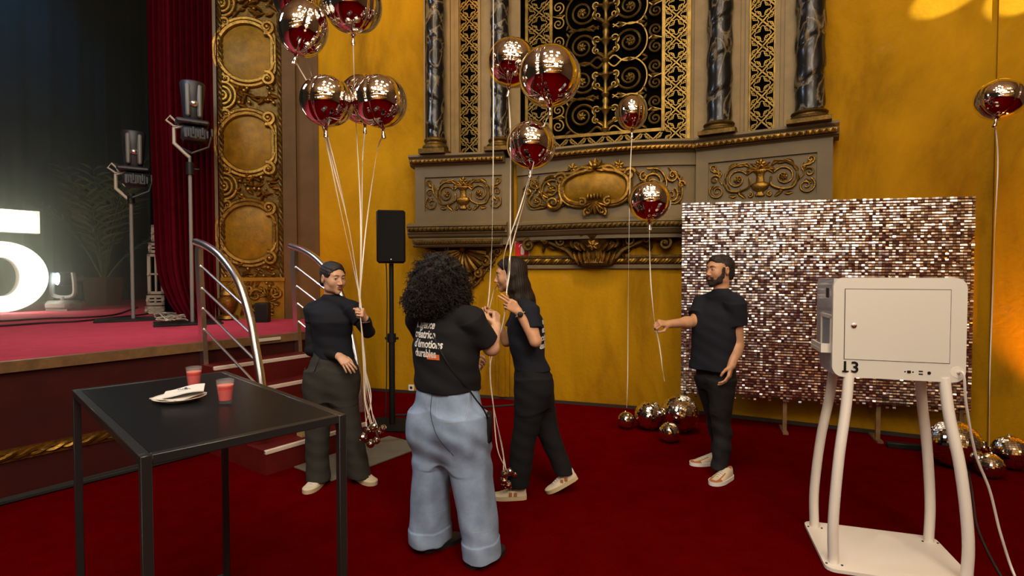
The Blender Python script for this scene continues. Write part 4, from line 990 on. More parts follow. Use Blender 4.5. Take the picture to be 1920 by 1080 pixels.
# ---------------------------------------------------------------- loudspeaker on its stand
bs = Vector((-1.255, 5.55, 0))
t = thing('speaker_stand', 'black pole stand carrying the loudspeaker by the ochre wall', 'speaker stand', bs, R(-6))
mb = MB(); mb.box((0, 0, .012), (.5, .46, .02), bev=.004); mb.build('base_plate', M_BLACKM, t, world=False)
mb = MB(); mb.lathe([(.032, .02), (.032, .95), (.024, .95), (.024, 1.70)], 14); mb.build('pole', M_BLACK, t, world=False)
mb = MB(); mb.lathe([(.045, .88), (.045, .97)], 12); mb.tube([(-.07, 0, .92), (.07, 0, .92)], .014, 7); mb.build('collar', M_BLACK, t, world=False)
t = thing('loudspeaker', 'black loudspeaker on a pole stand in front of the ochre wall', 'loudspeaker', bs + Vector((0, 0, 1.703)), R(12))
mb = MB(); mb.box((0, .02, .27), (.29, .27, .54), bev=.02); mb.build('cabinet', M_BLACK, t, world=False)
mb = MB(); mb.box((0, -.117, .27), (.265, .012, .515), bev=.004); mb.build('grille', mat('speaker grille', (.006, .006, .006), .8, spec=.2), t, world=False)
mb = MB(); mb.ball((.0, -.126, .035), (.008, .003, .008), 8, 6); mb.build('badge', M_STEEL, t, world=False)
cable('speaker_cable', 'short black cable hanging from the loudspeaker along its pole', [bs + Vector(q) for q in ((-.06, .02, 1.71), (-.05, 0, 1.6), (-.04, -.03, 1.3), (-.045, -.03, 1.0), (-.05, -.03, .5), (-.06, -.05, .04))], .006, M_RUBBER)
cable('floor_cable', 'black cable on the carpet beside the speaker stand', [flo(x, y, .012) for x, y in ((740, 778), (765, 777), (800, 768), (860, 765), (930, 762), (990, 757))], .012, M_RUBBER)
# wall things
M_SIGNR = mat('sign red', (.62, .012, .012), .4); M_SIGNW = mat('sign white', (.8, .76, .7), .5)
u0, v1 = WC.uv(965.5, 453, .01); u1, v0 = WC.uv(992.5, 483, .01)
t = thing('fire_extinguisher_sign', 'red square fire extinguisher sign on the ochre wall', 'sign', WC.P((u0 + u1) / 2, v0, 0))
mb = MB(); boxf(mb, WC, u0, u1, v0, v1, 0, .012); mb.build('border', M_SIGNW, t, smooth=False)
mb = MB(); boxf(mb, WC, u0 + .005, u1 - .005, v0 + .005, v1 - .005, 0, .014); mb.build('plate', M_SIGNR, t, smooth=False)
uc = (u0 + u1) / 2 - .005; vm = (v0 + v1) / 2; mb = MB()
mb.prism(rrect(.045, .105, .015, 4, uc + .012, vm - .012), lambda u, v, w: WC.P(u, v, w), .013, .017)
mb.prism([(uc + .002, vm + .038), (uc + .02, vm + .038), (uc + .02, vm + .062), (uc + .002, vm + .062)], lambda u, v, w: WC.P(u, v, w), .013, .017)
mb.tube([WC.P(a, b, .015) for a, b in ((uc + .03, vm + .062), (uc, vm + .066), (uc - .022, vm + .056), (uc - .034, vm + .032))], .006, 4); mb.build('pictogram', M_SIGNW, t, smooth=False)
u, v = WL.uv(771, 727, .01); t = thing('wall_socket', 'small white wall socket low on the ochre wall', 'socket', WL.P(u, v - .04, 0))
mb = MB(); mb.prism(rrect(.08, .08, .01, 3, u, v), lambda a, b, w: WL.P(a, b, w), 0, .012); mb.build('plate', M_WHITE, t, smooth=False)
mb = MB(); mb.prism([(u + .02 * math.cos(k * .6), v + .02 * math.sin(k * .6)) for k in range(10)], lambda a, b, w: WL.P(a, b, w), .012, .014); mb.build('outlet', M_GREYD, t, smooth=False)

# ---------------------------------------------------------------- high table
M_TFR = mat('dark table frame', (.018, .0175, .017), .3, spec=.5); M_TTOP = mat('black table top', (.007, .008, .009), .32, spec=.14)
tc_ = Vector((-1.2625, 2.1175, 0)); th_ = math.atan2(.85, -.89); TH = 1.09
t = thing('high_table', 'tall black metal table holding two red drinks', 'table', tc_, th_)
hx_, hy_ = .62, .312; s_ = .028
for i in (-1, 1):
    for j in (-1, 1): mb = MB(); mb.box((i * (hx_ - s_ / 2), j * (hy_ - s_ / 2), TH / 2 - .0), (s_, s_, TH), bev=.002); mb.build('leg', M_TFR, t, world=False)
mb = MB()
for j in (-1, 1): mb.box((0, j * (hy_ - s_ / 2), TH - s_ / 2), (2 * hx_ - 2 * s_, s_, s_), bev=.002)
for i in (-1, 1): mb.box((i * (hx_ - s_ / 2), 0, TH - s_ / 2), (s_, 2 * hy_ - 2 * s_, s_), bev=.002)
mb.build('top_rail', M_TFR, t, world=False)
mb = MB()
for i in (-1, 1): mb.box((i * (hx_ - s_ / 2), 0, s_ / 2), (s_, 2 * hy_ - 2 * s_, s_), bev=.002)
mb.build('foot_rail', M_TFR, t, world=False)
mb = MB(); mb.box((0, 0, TH - .006), (2 * hx_ - 2 * s_ - .002, 2 * hy_ - 2 * s_ - .002, .008)); mb.build('table_top', M_TTOP, t, world=False, smooth=False)
ZT = TH - .002
M_GL = mat('clear glass', (.95, .97, .96), .04, spec=.8); M_GL.node_tree.nodes['Principled BSDF'].inputs['Alpha'].default_value = .07; M_JUICE = mat('red juice', (.62, .012, .004), .3); M_FOAM = mat('pink juice foam', (.72, .16, .09), .6)
def tumbler(label, px, py):
    p = flo(px, py, ZT); t = thing('juice_glass', label, 'glass', p)
    mb = MB(); mb.lathe([(0, 0), (.022, 0), (.0245, .004), (.033, .092), (.0315, .092), (.0235, .012), (0, .011)], 24); mb.build('tumbler', M_GL, t, world=False)
    mb = MB(); mb.lathe([(0, .0125), (.0232, .0125), (.0290, .066), (0, .066)], 24); mb.build('juice', M_JUICE, t, world=False)
    mb = MB(); mb.lathe([(0, .066), (.0290, .066), (.0296, .071), (0, .072)], 24); mb.build('foam', M_FOAM, t, world=False)
tumbler('glass of red juice behind the napkins, farther from the camera', 364, 726)
tumbler('glass of red juice nearest the right edge of the black table', 423, 755)
pc = flo(337, 751, ZT)
t = thing('plate', 'small white plate under folded napkins on the black table', 'plate', pc)
mb = MB(); mb.lathe([(0, .004), (.05, .004), (.055, 0), (.06, .002), (.093, .016), (.095, .018), (.092, .019), (.058, .007), (0, .007)], 40); mb.build('dish', mat('white porcelain', (.72, .66, .55), .25), t, world=False)
M_NAP = mat('paper napkin', (.78, .75, .69), .85); M_INK = mat('blue print', (.03, .06, .14), .8)
def napkin(label, rz, dx, dy, z, mk):
    t = thing('paper_napkin', label, 'napkin', pc + Vector((dx, dy, z)), rz, None); mb = MB(); n = 8; vs = []; fs = []
    for sd in (0, 1):
        for i in range(n + 1):
            for j in range(n + 1):
                a, b = i / n - .5, j / n - .5; vs.append((a * .14, b * .14, .004 * math.sin(a * 5 + dx * 40) + .006 * a * b + .012 * (a + .3) * (mk == 1) - sd * .004))
    m = (n + 1) ** 2
    for i in range(n):
        for j in range(n): q = (i * (n + 1) + j, (i + 1) * (n + 1) + j, (i + 1) * (n + 1) + j + 1, i * (n + 1) + j + 1); fs += [q, tuple(m + x for x in reversed(q))]
    rim = [(i, 0) for i in range(n)] + [(n, j) for j in range(n)] + [(i, n) for i in range(n, 0, -1)] + [(0, j) for j in range(n, 0, -1)]; rim = [a * (n + 1) + b for a, b in rim]
    for k in range(len(rim)): l = (k + 1) % len(rim); fs.append((rim[k], rim[l], m + rim[l], m + rim[k]))
    mb.add(vs, fs).build('paper', M_NAP, t, world=False)
    if mk == 1:
        mb = MB()
        for k in range(9): mb.box((-.02 + .005 * k, -.008 + .006 * math.sin(k * 2.1), .0095), (.0035, .008 if k % 3 else .014, .001))
        mb.ball((.004, .016, .009), (.006, .006, .002), 8, 4); mb.build('print', M_INK, t, world=False)
napkin('cream napkin lowest in the stack on the plate', R(70), -.004, .0, .023, 0)
napkin('white napkin with a small blue print on top of the stack', R(28), .012, .012, .036, 1)

# ---------------------------------------------------------------- photo kiosk
M_KW = mat('cream kiosk enamel', (.68, .65, .57), .38, coat=.25); M_KS = mat('kiosk side film', (.42, .44, .47), .12, coat=.8, bump=.25, bscale=18); M_KL = mat('kiosk leg enamel', (.80, .74, .65), .35, coat=.3)
t = thing('photo_kiosk', 'white photo booth kiosk numbered 13 on four bowed legs', 'kiosk', (2.11, 3.0, 0), math.atan2(-.37, .929) + R(4))
id3 = lambda u, v, w: Vector((u, -w, v))
fl = lambda u, v, w: Vector((u, v, w))
mb = MB(); mb.prism(rrect(.70, .58, .05, 5, 0, -.02), fl, .004, .022); mb.build('base_plate', M_KL, t, world=False, smooth=False)
for i in (-1, 1):
    for j in (-1, 1):
        yb = .205 if j > 0 else .235; cv = spline([(i * .30, j * yb, .02), (i * .303, j * yb, .25), (i * .276, j * lerp(yb, .15, .3), .58), (i * .237, j * lerp(yb, .15, .75), .85), (i * .218, j * .15, 1.05)], 6)
        mb = MB(); mb.tube(cv, .0265, 16); lg = mb.build('leg', M_KL, t, world=False)
        mb = MB()
        for a in range(3): an = R(90 + 120 * a) ; mb.lathe([(.006, .022), (.006, .026), (0, .027)], 8, (i * .30 + .043 * math.cos(an), j * yb + .043 * math.sin(an), 0))
        mb.build('screw', M_GREYD, lg, world=False)
mb = MB(); prf = [(-.165 + .02, 1.04), (-.145, 1.57), (.20, 1.57), (.235, 1.54), (.235, 1.20), (.12, 1.04)]
mb.prism(prf, lambda u, v, w: Vector((w, u, v)), -.298, .298); mb.build('housing', M_KS, t, world=False, smooth=False)
mb = MB(); mb.prism(rrect(.61, .545, .055, 7, 0, 1.3025), id3, .140, .168); mb.build('rear_panel', M_KW, t, world=False, smooth=False)
mb = MB(); mb.prism([(-.25, 1.127), (.235, 1.127), (.235, 1.515), (-.25, 1.515)], id3, .1675, .1688); mb.build('door_gap', M_BLACKM, t, world=False, smooth=False)
mb = MB(); mb.prism([(-.247, 1.13), (.232, 1.13), (.232, 1.512), (-.247, 1.512)], id3, .168, .1715); dr = mb.build('door', M_KW, t, world=False, smooth=False)
mb = MB(); mb.lathe([(.013, 0), (.013, .006), (.009, .008), (0, .008)], 16, (-.205, -.1712, 1.315), (Vector((1, 0, 0)), Vector((0, 0, 1)), Vector((0, -1, 0)))); mb.box((-.205, -.180, 1.315), (.003, .002, .01)); mb.build('lock', M_STEEL, dr, world=False)
V, F = text_mesh('13', .085, .002, .0012, space=1.12); mb = MB(); mb.box((-.2415, -.1722, 1.0615), (.030, .004, .0075));  mb.add([(-.265 + x, -.1712 - z, 1.058 + y) for x, y, z in V], F); mb.build('number', M_BLACKM, t, world=False, smooth=False)
mb = MB(); mb.box((.055, -.169, 1.075), (.016, .003, .014))
for a in (.037, .073): mb.ball((a, -.169, 1.075), (.004, .002, .004), 8, 5)
mb.box((.108, -.169, 1.081), (.018, .003, .006)); mb.box((.108, -.169, 1.066), (.018, .003, .006)); mb.lathe([(.008, 0), (.008, .003)], 12, (.145, -.168, 1.074), (Vector((1, 0, 0)), Vector((0, 0, 1)), Vector((0, -1, 0)))); mb.build('port', M_BLACK, t, world=False)
mb = MB(); mb.lathe([(.03, 0), (.03, .002)], 18, (.268, -.1675, 1.085), (Vector((1, 0, 0)), Vector((0, 0, 1)), Vector((0, -1, 0)))); mb.build('cable_cap', M_KL, t, world=False)
fx = lambda u, v, w: Vector((-.298 - w, u, v))
mb = MB(); mb.prism([(-.04, 1.46), (.005, 1.46), (.005, 1.515), (-.04, 1.515)], fx, 0, .004); mb.build('sensor_window', M_BLACK, t, world=False, smooth=False)
mb = MB()
for a, b, c, d in ((-.125, -.105, 1.17, 1.36), (.085, .105, 1.17, 1.36), (-.125, .105, 1.345, 1.365), (-.125, .105, 1.165, 1.18)): mb.prism([(a, c), (b, c), (b, d), (a, d)], fx, -.002, .008)
mb.build('print_slot_frame', M_KL, t, world=False, smooth=False)
mb = MB(); mb.prism([(-.105, 1.18), (.085, 1.18), (.085, 1.345), (-.105, 1.345)], fx, -.001, .003); mb.build('print_slot', mat('blue-grey recess', (.22, .27, .30), .3), t, world=False, smooth=False)
mb = MB(); mb.prism([(-.13, 1.155), (.12, 1.155), (.12, 1.175), (-.13, 1.175)], fx, 0, .055); mb.prism([(-.13, 1.175), (-.11, 1.175), (-.11, 1.205), (-.13, 1.205)], fx, 0, .055); mb.box((-.345, 0, 1.185), (.012, .24, .03)); mb.build('print_tray', M_KW, t, world=False, smooth=False)
ko = t.location; kr = Matrix.Rotation(t.rotation_euler.z, 3, 'Z'); ks = ko + kr @ Vector((.27, -.17, 1.085))
cable('power_cable', 'white power cable running from the kiosk down to the carpet', [ks, ks + Vector((.005, -.03, -.01)), at(1812, 760, 2.74), at(1829, 850, 2.78), at(1856, 920, 2.80), at(1876, 1000, 2.80), flo(1905, 1085, .008), flo(1960, 1180, .008)], .0065, mat('white cable', (.7, .65, .58), .45), 10)
cable('floor_cable', 'thin dark cable winding over the carpet behind the kiosk', [flo(x, y, .006) for x, y in ((1815, 880), (1822, 915), (1826, 945), (1832, 985), (1850, 1030), (1880, 1085), (1930, 1160))], .006, M_RUBBER)
o = MB().box(flo(1694, 836, .025) , (.26, .06, .05), (Vector((.93, -.36, 0)), Vector((.36, .93, 0)), Vector((0, 0, 1))), bev=.006).build('floor_light_bar', M_BLACK); tag(o, 'low black light bar on the carpet under the shimmer wall', 'light bar')

# ---------------------------------------------------------------- shimmer wall
PA = Vector((1.787, 5.62, 0)); PB = Vector((4.134, 4.774, 0)); FS = Frame((PA.x, PA.y), (PB.x, PB.y)); LS = (PB - PA).length
ztop = lambda u: lerp(2.333, 2.284, u / LS); zbot = lambda u: lerp(.24, .27, u / LS)
t = thing('shimmer_wall', 'glittering silver sequin backdrop wall behind the bearded man', 'backdrop', FS.P(LS / 2, 0, -.05))
M_SEQ = mat('mirror sequin', (.86, .84, .81), .24, metal=1); M_CLEAR = mat('sequin grid', (.05, .045, .04), .4)
mb = MB(); mb.add([FS.P(u, z, w) for w in (-.03, -.012) for u, z in ((0, zbot(0) + .10), (LS, zbot(LS) + .10), (LS, ztop(LS)), (0, ztop(0)))], [(3, 2, 1, 0), (4, 5, 6, 7), (0, 1, 5, 4), (1, 2, 6, 5), (2, 3, 7, 6), (3, 0, 4, 7)]); mb.build('backing_grid', M_CLEAR, t, smooth=False)
nc, nr = 92, 76; rg = np.random.RandomState(3); vs = []; fs = []; vn = 0; pw = LS / nc
big = rg.normal(0, 1, (14, 14))
for i in range(nc):
    u = (i + .5) * pw
    for j in range(nr):
        zt = ztop(u); ph_ = (zt - zbot(u)) / nr; z = zt - j * ph_
        tl = .02 + rg.normal(0, .115) ; yw = rg.normal(0, .13); rl = rg.normal(0, .05); hw = pw * .46; hh = ph_ * .90
        if j > nr - 5 and rg.rand() < .25 * (j - nr + 6): continue
        for k, (q, bend) in enumerate(((0, 0), (.6, .0), (1, .35))):
            for sx_ in (-1, 1):
                du = sx_ * hw; dz = -q * hh; w = .004 + q * hh * math.sin(tl) + du * math.sin(yw) - (bend * .010) * (1 if q == 1 else 0)
                vs.append(FS.P(u + du + dz * rl, z + dz * math.cos(tl), w))
        fs += [(vn, vn + 1, vn + 3, vn + 2), (vn + 2, vn + 3, vn + 5, vn + 4)]; vn += 6
mb = MB(); mb.v = [tuple(v) for v in vs]; mb.f = fs; mb.m = [0] * len(fs)
o = mb.build('sequin', M_SEQ, t, smooth=False, fix=False); o['kind'] = 'stuff'
M_CLIP = mat('clear panel film', (.55, .40, .12), .35)
for u in (.05, LS * .40, LS * .72, LS - .05):
    mb = MB(); boxf(mb, FS, u - .018, u + .018, 0.0, 2.2, -.065, -.032); mb.box(FS.P(u, .01, -.10), (.05, .30, .02), (FS.e, FS.n, Vector((0, 0, 1)))); mb.build('frame_post', M_WOOD, t, smooth=False)

# ---------------------------------------------------------------- disco balls
M_MIRROR = mat('mirror tile', (.95, .94, .92), .05, metal=1); M_CORE = mat('disco ball core', (.03, .03, .03), .6)
def disco_mesh(r, n):
    mb = MB(); rows = n // 2; rg = np.random.RandomState(n)
    for i in range(rows):
        t0, t1 = math.pi * (i + .07) / rows, math.pi * (i + .93) / rows; m = max(4, int(n * math.sin((t0 + t1) / 2)))
        for k in range(m):
            p0, p1 = 2 * math.pi * (k + .06) / m, 2 * math.pi * (k + .94) / m; c = (t0 + t1) / 2, (p0 + p1) / 2
            nn = Vector((math.sin(c[0]) * math.cos(c[1]), math.sin(c[0]) * math.sin(c[1]), math.cos(c[0]))); jit = Vector(rg.normal(0, .045, 3)); q = []
            for (a, b) in ((t0, p0), (t1, p0), (t1, p1), (t0, p1)):
                p = Vector((math.sin(a) * math.cos(b), math.sin(a) * math.sin(b), math.cos(a))) * r; p += nn * (jit.dot(p - nn * r)) ; q.append(p)
            mb.add(q, [(0, 1, 2, 3)])
    return mb.mesh('mirror_tile', M_MIRROR, smooth=False, fix=False)
def disco(label, p, r, n, group=None, stem=True):
    t = thing('disco_ball', label, 'disco ball', p, random.uniform(0, 6), group)
    mb = MB(); mb.ball((0, 0, 0), r * .975, 24, 16); mb.build('core', M_CORE, t, world=False)
    o = link('mirror_tile', disco_mesh(r, n), t); o['kind'] = 'stuff'
    if stem: mb = MB(); mb.lathe([(r * .16, r * .97), (r * .16, r * 1.03), (r * .06, r * 1.04), (r * .06, r * 1.12), (0, r * 1.12)], 12); mb.build('hanger', M_STEEL, t, world=False)
    t.rotation_euler = (random.uniform(-.5, .5), random.uniform(-.5, .5), random.uniform(0, 6)); return t
def disco_px(label, px, py, rpx, Yf=None, n=40, group=None, q=1.0):
    a = abs(px - 960) / 1000; Y = Yf or 1.6 / ((py - 512 + rpx) / 1000); r = rpx / 1000 * Y / math.sqrt(1 + a * a * .6) * q; p = at(px, py, Y); p.z = r + .001; disco(label, p, r, n, group)
disco_px('smallest mirror ball at the left end of the group left of the shimmer wall', 1174, 780, 16, 5.45, 34)
disco_px('medium mirror ball second from left beside the shimmer wall', 1217, 779, 27.5, 5.42, 44)
disco_px('small mirror ball in front of the big one at the shimmer wall', 1255, 800, 19.5, 5.0, 36)
disco_px('large mirror ball at the lower left corner of the shimmer wall', 1274, 766, 36, 5.34, 56)
disco_px('large mirror ball behind the right kiosk leg', 1790, 827, 52, 4.36, 60)
disco_px('tiny mirror ball squeezed between the larger ones right of the kiosk', 1831, 846, 19, 4.55, 30)
disco_px('small mirror ball in front, right of the white power cable', 1856, 868, 28, 4.13, 36)
disco_px('medium mirror ball at the right edge beside the orange-lit wall', 1896, 853, 38, 4.32, 44)

# ---------------------------------------------------------------- foil balloons with ribbons
M_FOIL = mat('silver foil', (.90, .86, .83), .035, metal=1); M_RIB = mat('white satin ribbon', (.78, .70, .58), .35, spec=.6)
def foil_mesh(R_, seed, flatk=.0):
    rg = np.random.RandomState(seed); n, m = 128, 64; vs = []; fs = []; ph = rg.uniform(0, 6, 4)
    for i in range(m + 1):
        th = math.pi * i / m
        for k in range(n):
            p = 2 * math.pi * k / n; d = ((p + .4) % (math.pi / 2)); d = min(d, math.pi / 2 - d); si = int(((p + .4) % (2 * math.pi)) / (math.pi / 2) + .5) % 4
            g = math.exp(-(d / .07) ** 2); g2 = math.exp(-(d / .16) ** 2); g3 = math.cos(2 * p + .8) ** 2
            r = R_ * (1 - .028 * g * math.sin(th) ** .5 + .007 * g2 * math.sin(th * 46 + ph[si] + 2 * math.sin(th * 7)) * math.sin(th) - .03 * (1 - d / .785) ** 2 * math.sin(th))
            r *= 1 - .02 * (math.cos(th) ** 8); vs.append((r * math.sin(th) * math.cos(p), r * math.sin(th) * math.sin(p), -r * math.cos(th) * .98))
    for i in range(m):
        for k in range(n): l = (k + 1) % n; fs.append((i * n + k, i * n + l, (i + 1) * n + l, (i + 1) * n + k))
    return MB().add(vs, fs).mesh('foil_ball', M_FOIL, fix=True)
FM = [foil_mesh(1, k) for k in range(3)]
def balloon(label, px, py, rpx, Y, rz, tail, tilt=(0, 0), group=None, sq=(1, 1, 1), wd=.004):
    a = (px - 960) / 1000; r = rpx / 1000 * Y / math.sqrt(1 + a * a * .5); c = at(px, py, Y)
    t = thing('foil_balloon', label, 'balloon', c, 0, group)
    o = link('foil_ball', FM[(px + py) % 3], t); o.scale = (r * sq[0], r * sq[1], r * sq[2]); o.rotation_euler = (tilt[0], tilt[1], rz)
    Rm = o.rotation_euler.to_matrix(); nb = Rm @ Vector((0, 0, -1))
    for p in o.data.polygons: break
    b = nb * r * sq[2] * .97; mb = MB(); x, y = perp(nb)
    mb.lathe([(.022, -.004), (.012, .012), (.009, .03), (.014, .045), (.017, .07), (.008, .075)], 10, b, (x, y, nb)); mb.build('neck', M_FOIL, t, world=False)
    if tail:
        p0 = c + b + nb * .04; pts = [p0] + [Vector(q) for q in tail]; sp = spline([tuple(p) for p in pts], 10); mb = MB(); N = len(sp)
        vs = []; fs = []
        for i, p in enumerate(sp):
            p = Vector(p); d = (Vector(sp[min(i + 1, N - 1)]) - Vector(sp[max(i - 1, 0)])).normalized(); an = i * .13 + px; x, y = perp(d); s = x * math.cos(an) + y * math.sin(an); q = d.cross(s) * .0006; s = s * wd
            vs += [p - s - q, p + s - q, p + s + q, p - s + q]
        for i in range(N - 1):
            for k in range(4): l = (k + 1) % 4; fs.append((4 * i + k, 4 * i + l, 4 * i + 4 + l, 4 * i + 4 + k))
        mb.add(vs, fs).build('ribbon', M_RIB, t)
    return t
h1 = at(675, 580, 3.75)
def tail1(x1, y1, x2, y2): return [at(x1, y1, 3.95), at(x2, y2, 3.85), h1 + Vector((random.uniform(-.008, .008), 0, .07)), h1 + Vector((0, 0, 0)), h1 + Vector((.005, 0, -.08)), at(684 + random.uniform(-3, 3), 680, 3.78), at(688 + random.uniform(-6, 8), 745, 3.80), at(695 + random.uniform(-14, 16), 800, 3.80)]
balloon('silver foil balloon nearest the top left, in front of the cropped one', 569, 54, 50, 3.9, .9, tail1(595, 200, 640, 400), (.15, .2), sq=(.93, .93, 1.08))
balloon('silver foil balloon cropped by the top edge, behind the top left one', 566, 0, 52, 4.25, .2, tail1(600, 200, 645, 380), (.1, .1))
balloon('silver foil balloon cropped by the top edge, highest of the left bunch', 662, 10, 54, 3.95, 1.3, tail1(666, 200, 676, 400), (.1, -.15))
balloon('lower left silver foil balloon of the left bunch', 613, 190, 50, 3.8, .1, tail1(622, 300, 655, 430), (.05, .05))
balloon('silver foil balloon mostly hidden between the two lower left bunch balloons', 684, 187, 48, 4.3, .7, tail1(680, 300, 678, 430))
balloon('lower right silver foil balloon of the left bunch', 712, 190, 51, 3.8, .15, tail1(706, 290, 686, 430), (.05, -.1))
h3 = at(950, 560, 3.55); h3b = at(914, 585, 3.86)
def tail3(pp): return [at(x, y, 3.7) for x, y in pp] + [h3 + Vector((0, -.0, .05)), h3, at(942, 610, 3.6), at(928, 650, 3.62), at(919, 690, 3.64), at(925, 760, 3.66), at(938 + random.uniform(-6, 6), 840, 3.66), at(950 + random.uniform(-12, 8), 885, 3.66)]
balloon('silver foil balloon behind the largest one, in front of the column', 960, 118, 46, 4.15, .35, tail3(((957, 250), (957, 400), (956, 500))), (.1, .1))
balloon('largest silver foil balloon in front of the wide grille', 1031, 143, 58, 3.7, 1.55, tail3(((1012, 260), (985, 370), (958, 470))), (0, .1))
balloon('silver foil balloon just below the largest one', 996, 272, 46, 3.8, 1.3, tail3(((975, 390), (945, 480), (950, 530))), (0, .15))
balloon('silver foil balloon above the frame, only its long ribbon shows left of the grille', 926, -150, 50, 4.0, .3, [at(925, 0, 4.0), at(925, 250, 3.95), at(923, 430, 3.9), at(918, 540, 3.87), h3b, at(916, 640, 3.8), at(919, 690, 3.7)])
balloon('small silver foil balloon floating free in front of the wide grille', 1185, 211, 30, 5.35, .78, [at(1181, 350, 5.4), at(1178, 560, 5.42), at(1177, 700, 5.43), at(1175, 765, 5.43)], sq=(.95, .95, 1.15))
hb = at(1228, 606, 4.12)
balloon('silver foil balloon whose ribbon the bearded man holds', 1218, 376, 40.5, 4.15, .2, [at(1218, 470, 4.14), at(1221, 540, 4.13), hb, at(1236, 645, 4.12), at(1242, 690, 4.12), at(1246, 715, 4.12)])
balloon('silver foil balloon at the right edge over the orange-lit wall', 1875, 187, 50, 4.05, .4, [at(1871, 300, 4.1), at(1866, 420, 4.12), at(1861, 560, 4.14), at(1856, 700, 4.16), at(1855, 838, 4.14)], (0, .3), sq=(1.0, .95, .9))
def mini(cluster, Y, grp, where, words):
    for k, (px, py, rp) in enumerate(cluster):
        p = at(px, py, Y + .03 * ((k * 7) % 3 - 1)); disco(words[k] + ' tiny mirror ball weight of the ribbon cluster ' + where, p, rp / 1000 * Y, 22, grp)
mini(((681, 819, 8), (700, 801, 8.5), (711, 811, 8), (695, 832, 8), (706, 826, 7), (690, 806, 6.5), (718, 803, 7)), 3.8, 'ribbon weights of the left balloon bunch', 'beside the dark-clad woman', ('leftmost', 'topmost', 'right-hand inner', 'lowest', 'lower right', 'upper left', 'rightmost'))
mini(((946, 889, 8), (956, 885, 7.5), (966, 889, 7.5), (944, 901, 8), (953, 909, 8)), 3.66, 'ribbon weights of the middle balloon bunch', 'at the walking woman shoe', ('upper left', 'topmost', 'rightmost', 'leftmost', 'lowest'))
# ================================================================== PEOPLE
def skin_mat(name, c):
    m = mat(name, c, .48, var=.10, vscale=25, spec=.4); b = m.node_tree.nodes['Principled BSDF']
    b.inputs['Subsurface Weight'].default_value = .12; b.inputs['Subsurface Radius'].default_value = (.012, .005, .003); b.inputs['Subsurface Scale'].default_value = 1; return m
M_SK1 = skin_mat('fair skin', (.56, .32, .20)); M_SK2 = skin_mat('tanned skin', (.52, .27, .145)); M_LIP = mat('lips', (.33, .10, .075), .4); M_LIPM = mat('dull lips', (.30, .12, .09), .5)
M_HAIRB = mat('near black hair', (.012, .008, .006), .55, var=.4, vscale=60, bump=.5, bscale=170); M_HAIRC = mat('dark brown curls', (.011, .007, .005), .7, var=.5, vscale=30, spec=.3); M_HAIRL = mat('long brown hair', (.014, .0075, .0035), .62, var=.5, vscale=50, bump=.1, bscale=90, spec=.25)
M_BEARD = mat('beard', (.030, .019, .012), .9, var=.6, vscale=140, bump=.9, bscale=220); M_EYE = mat('eye white', (.62, .58, .54), .2); M_IRIS = mat('dark iris', (.012, .007, .005), .15)
M_NAVY = mat('navy cotton', (.0085, .0095, .0155), .85, bump=.25, bscale=300, spec=.25); M_BLKT = mat('black cotton', (.007, .007, .008), .85, bump=.2, bscale=300, spec=.25); M_CHAR = mat('charcoal cloth', (.034, .032, .027), .85, bump=.2, bscale=250, spec=.25); M_BLKJ = mat('black jeans', (.010, .009, .009), .8, var=.3, vscale=20, spec=.25)
M_DENIM = mat('light blue denim', (.225, .30, .43), .85, var=.22, vscale=7, bump=.15, bscale=500, spec=.2, detail=10); M_CUFF = mat('denim cuff', (.24, .32, .45), .85, var=.15, vscale=9, bump=.15, bscale=500, spec=.2); M_STITCH = mat('pale seam thread', (.30, .35, .42), .9)
M_SOLE = mat('shoe sole', (.50, .40, .24), .6); M_CREAM = mat('cream leather', (.58, .49, .35), .55); M_TAN = mat('tan suede', (.36, .13, .035), .8); M_BLSH = mat('black shoe', (.009, .009, .009), .6); M_PRINT = mat('white shirt print', (.70, .68, .63), .8); M_ORNG = mat('orange print', (.75, .16, .03), .7)

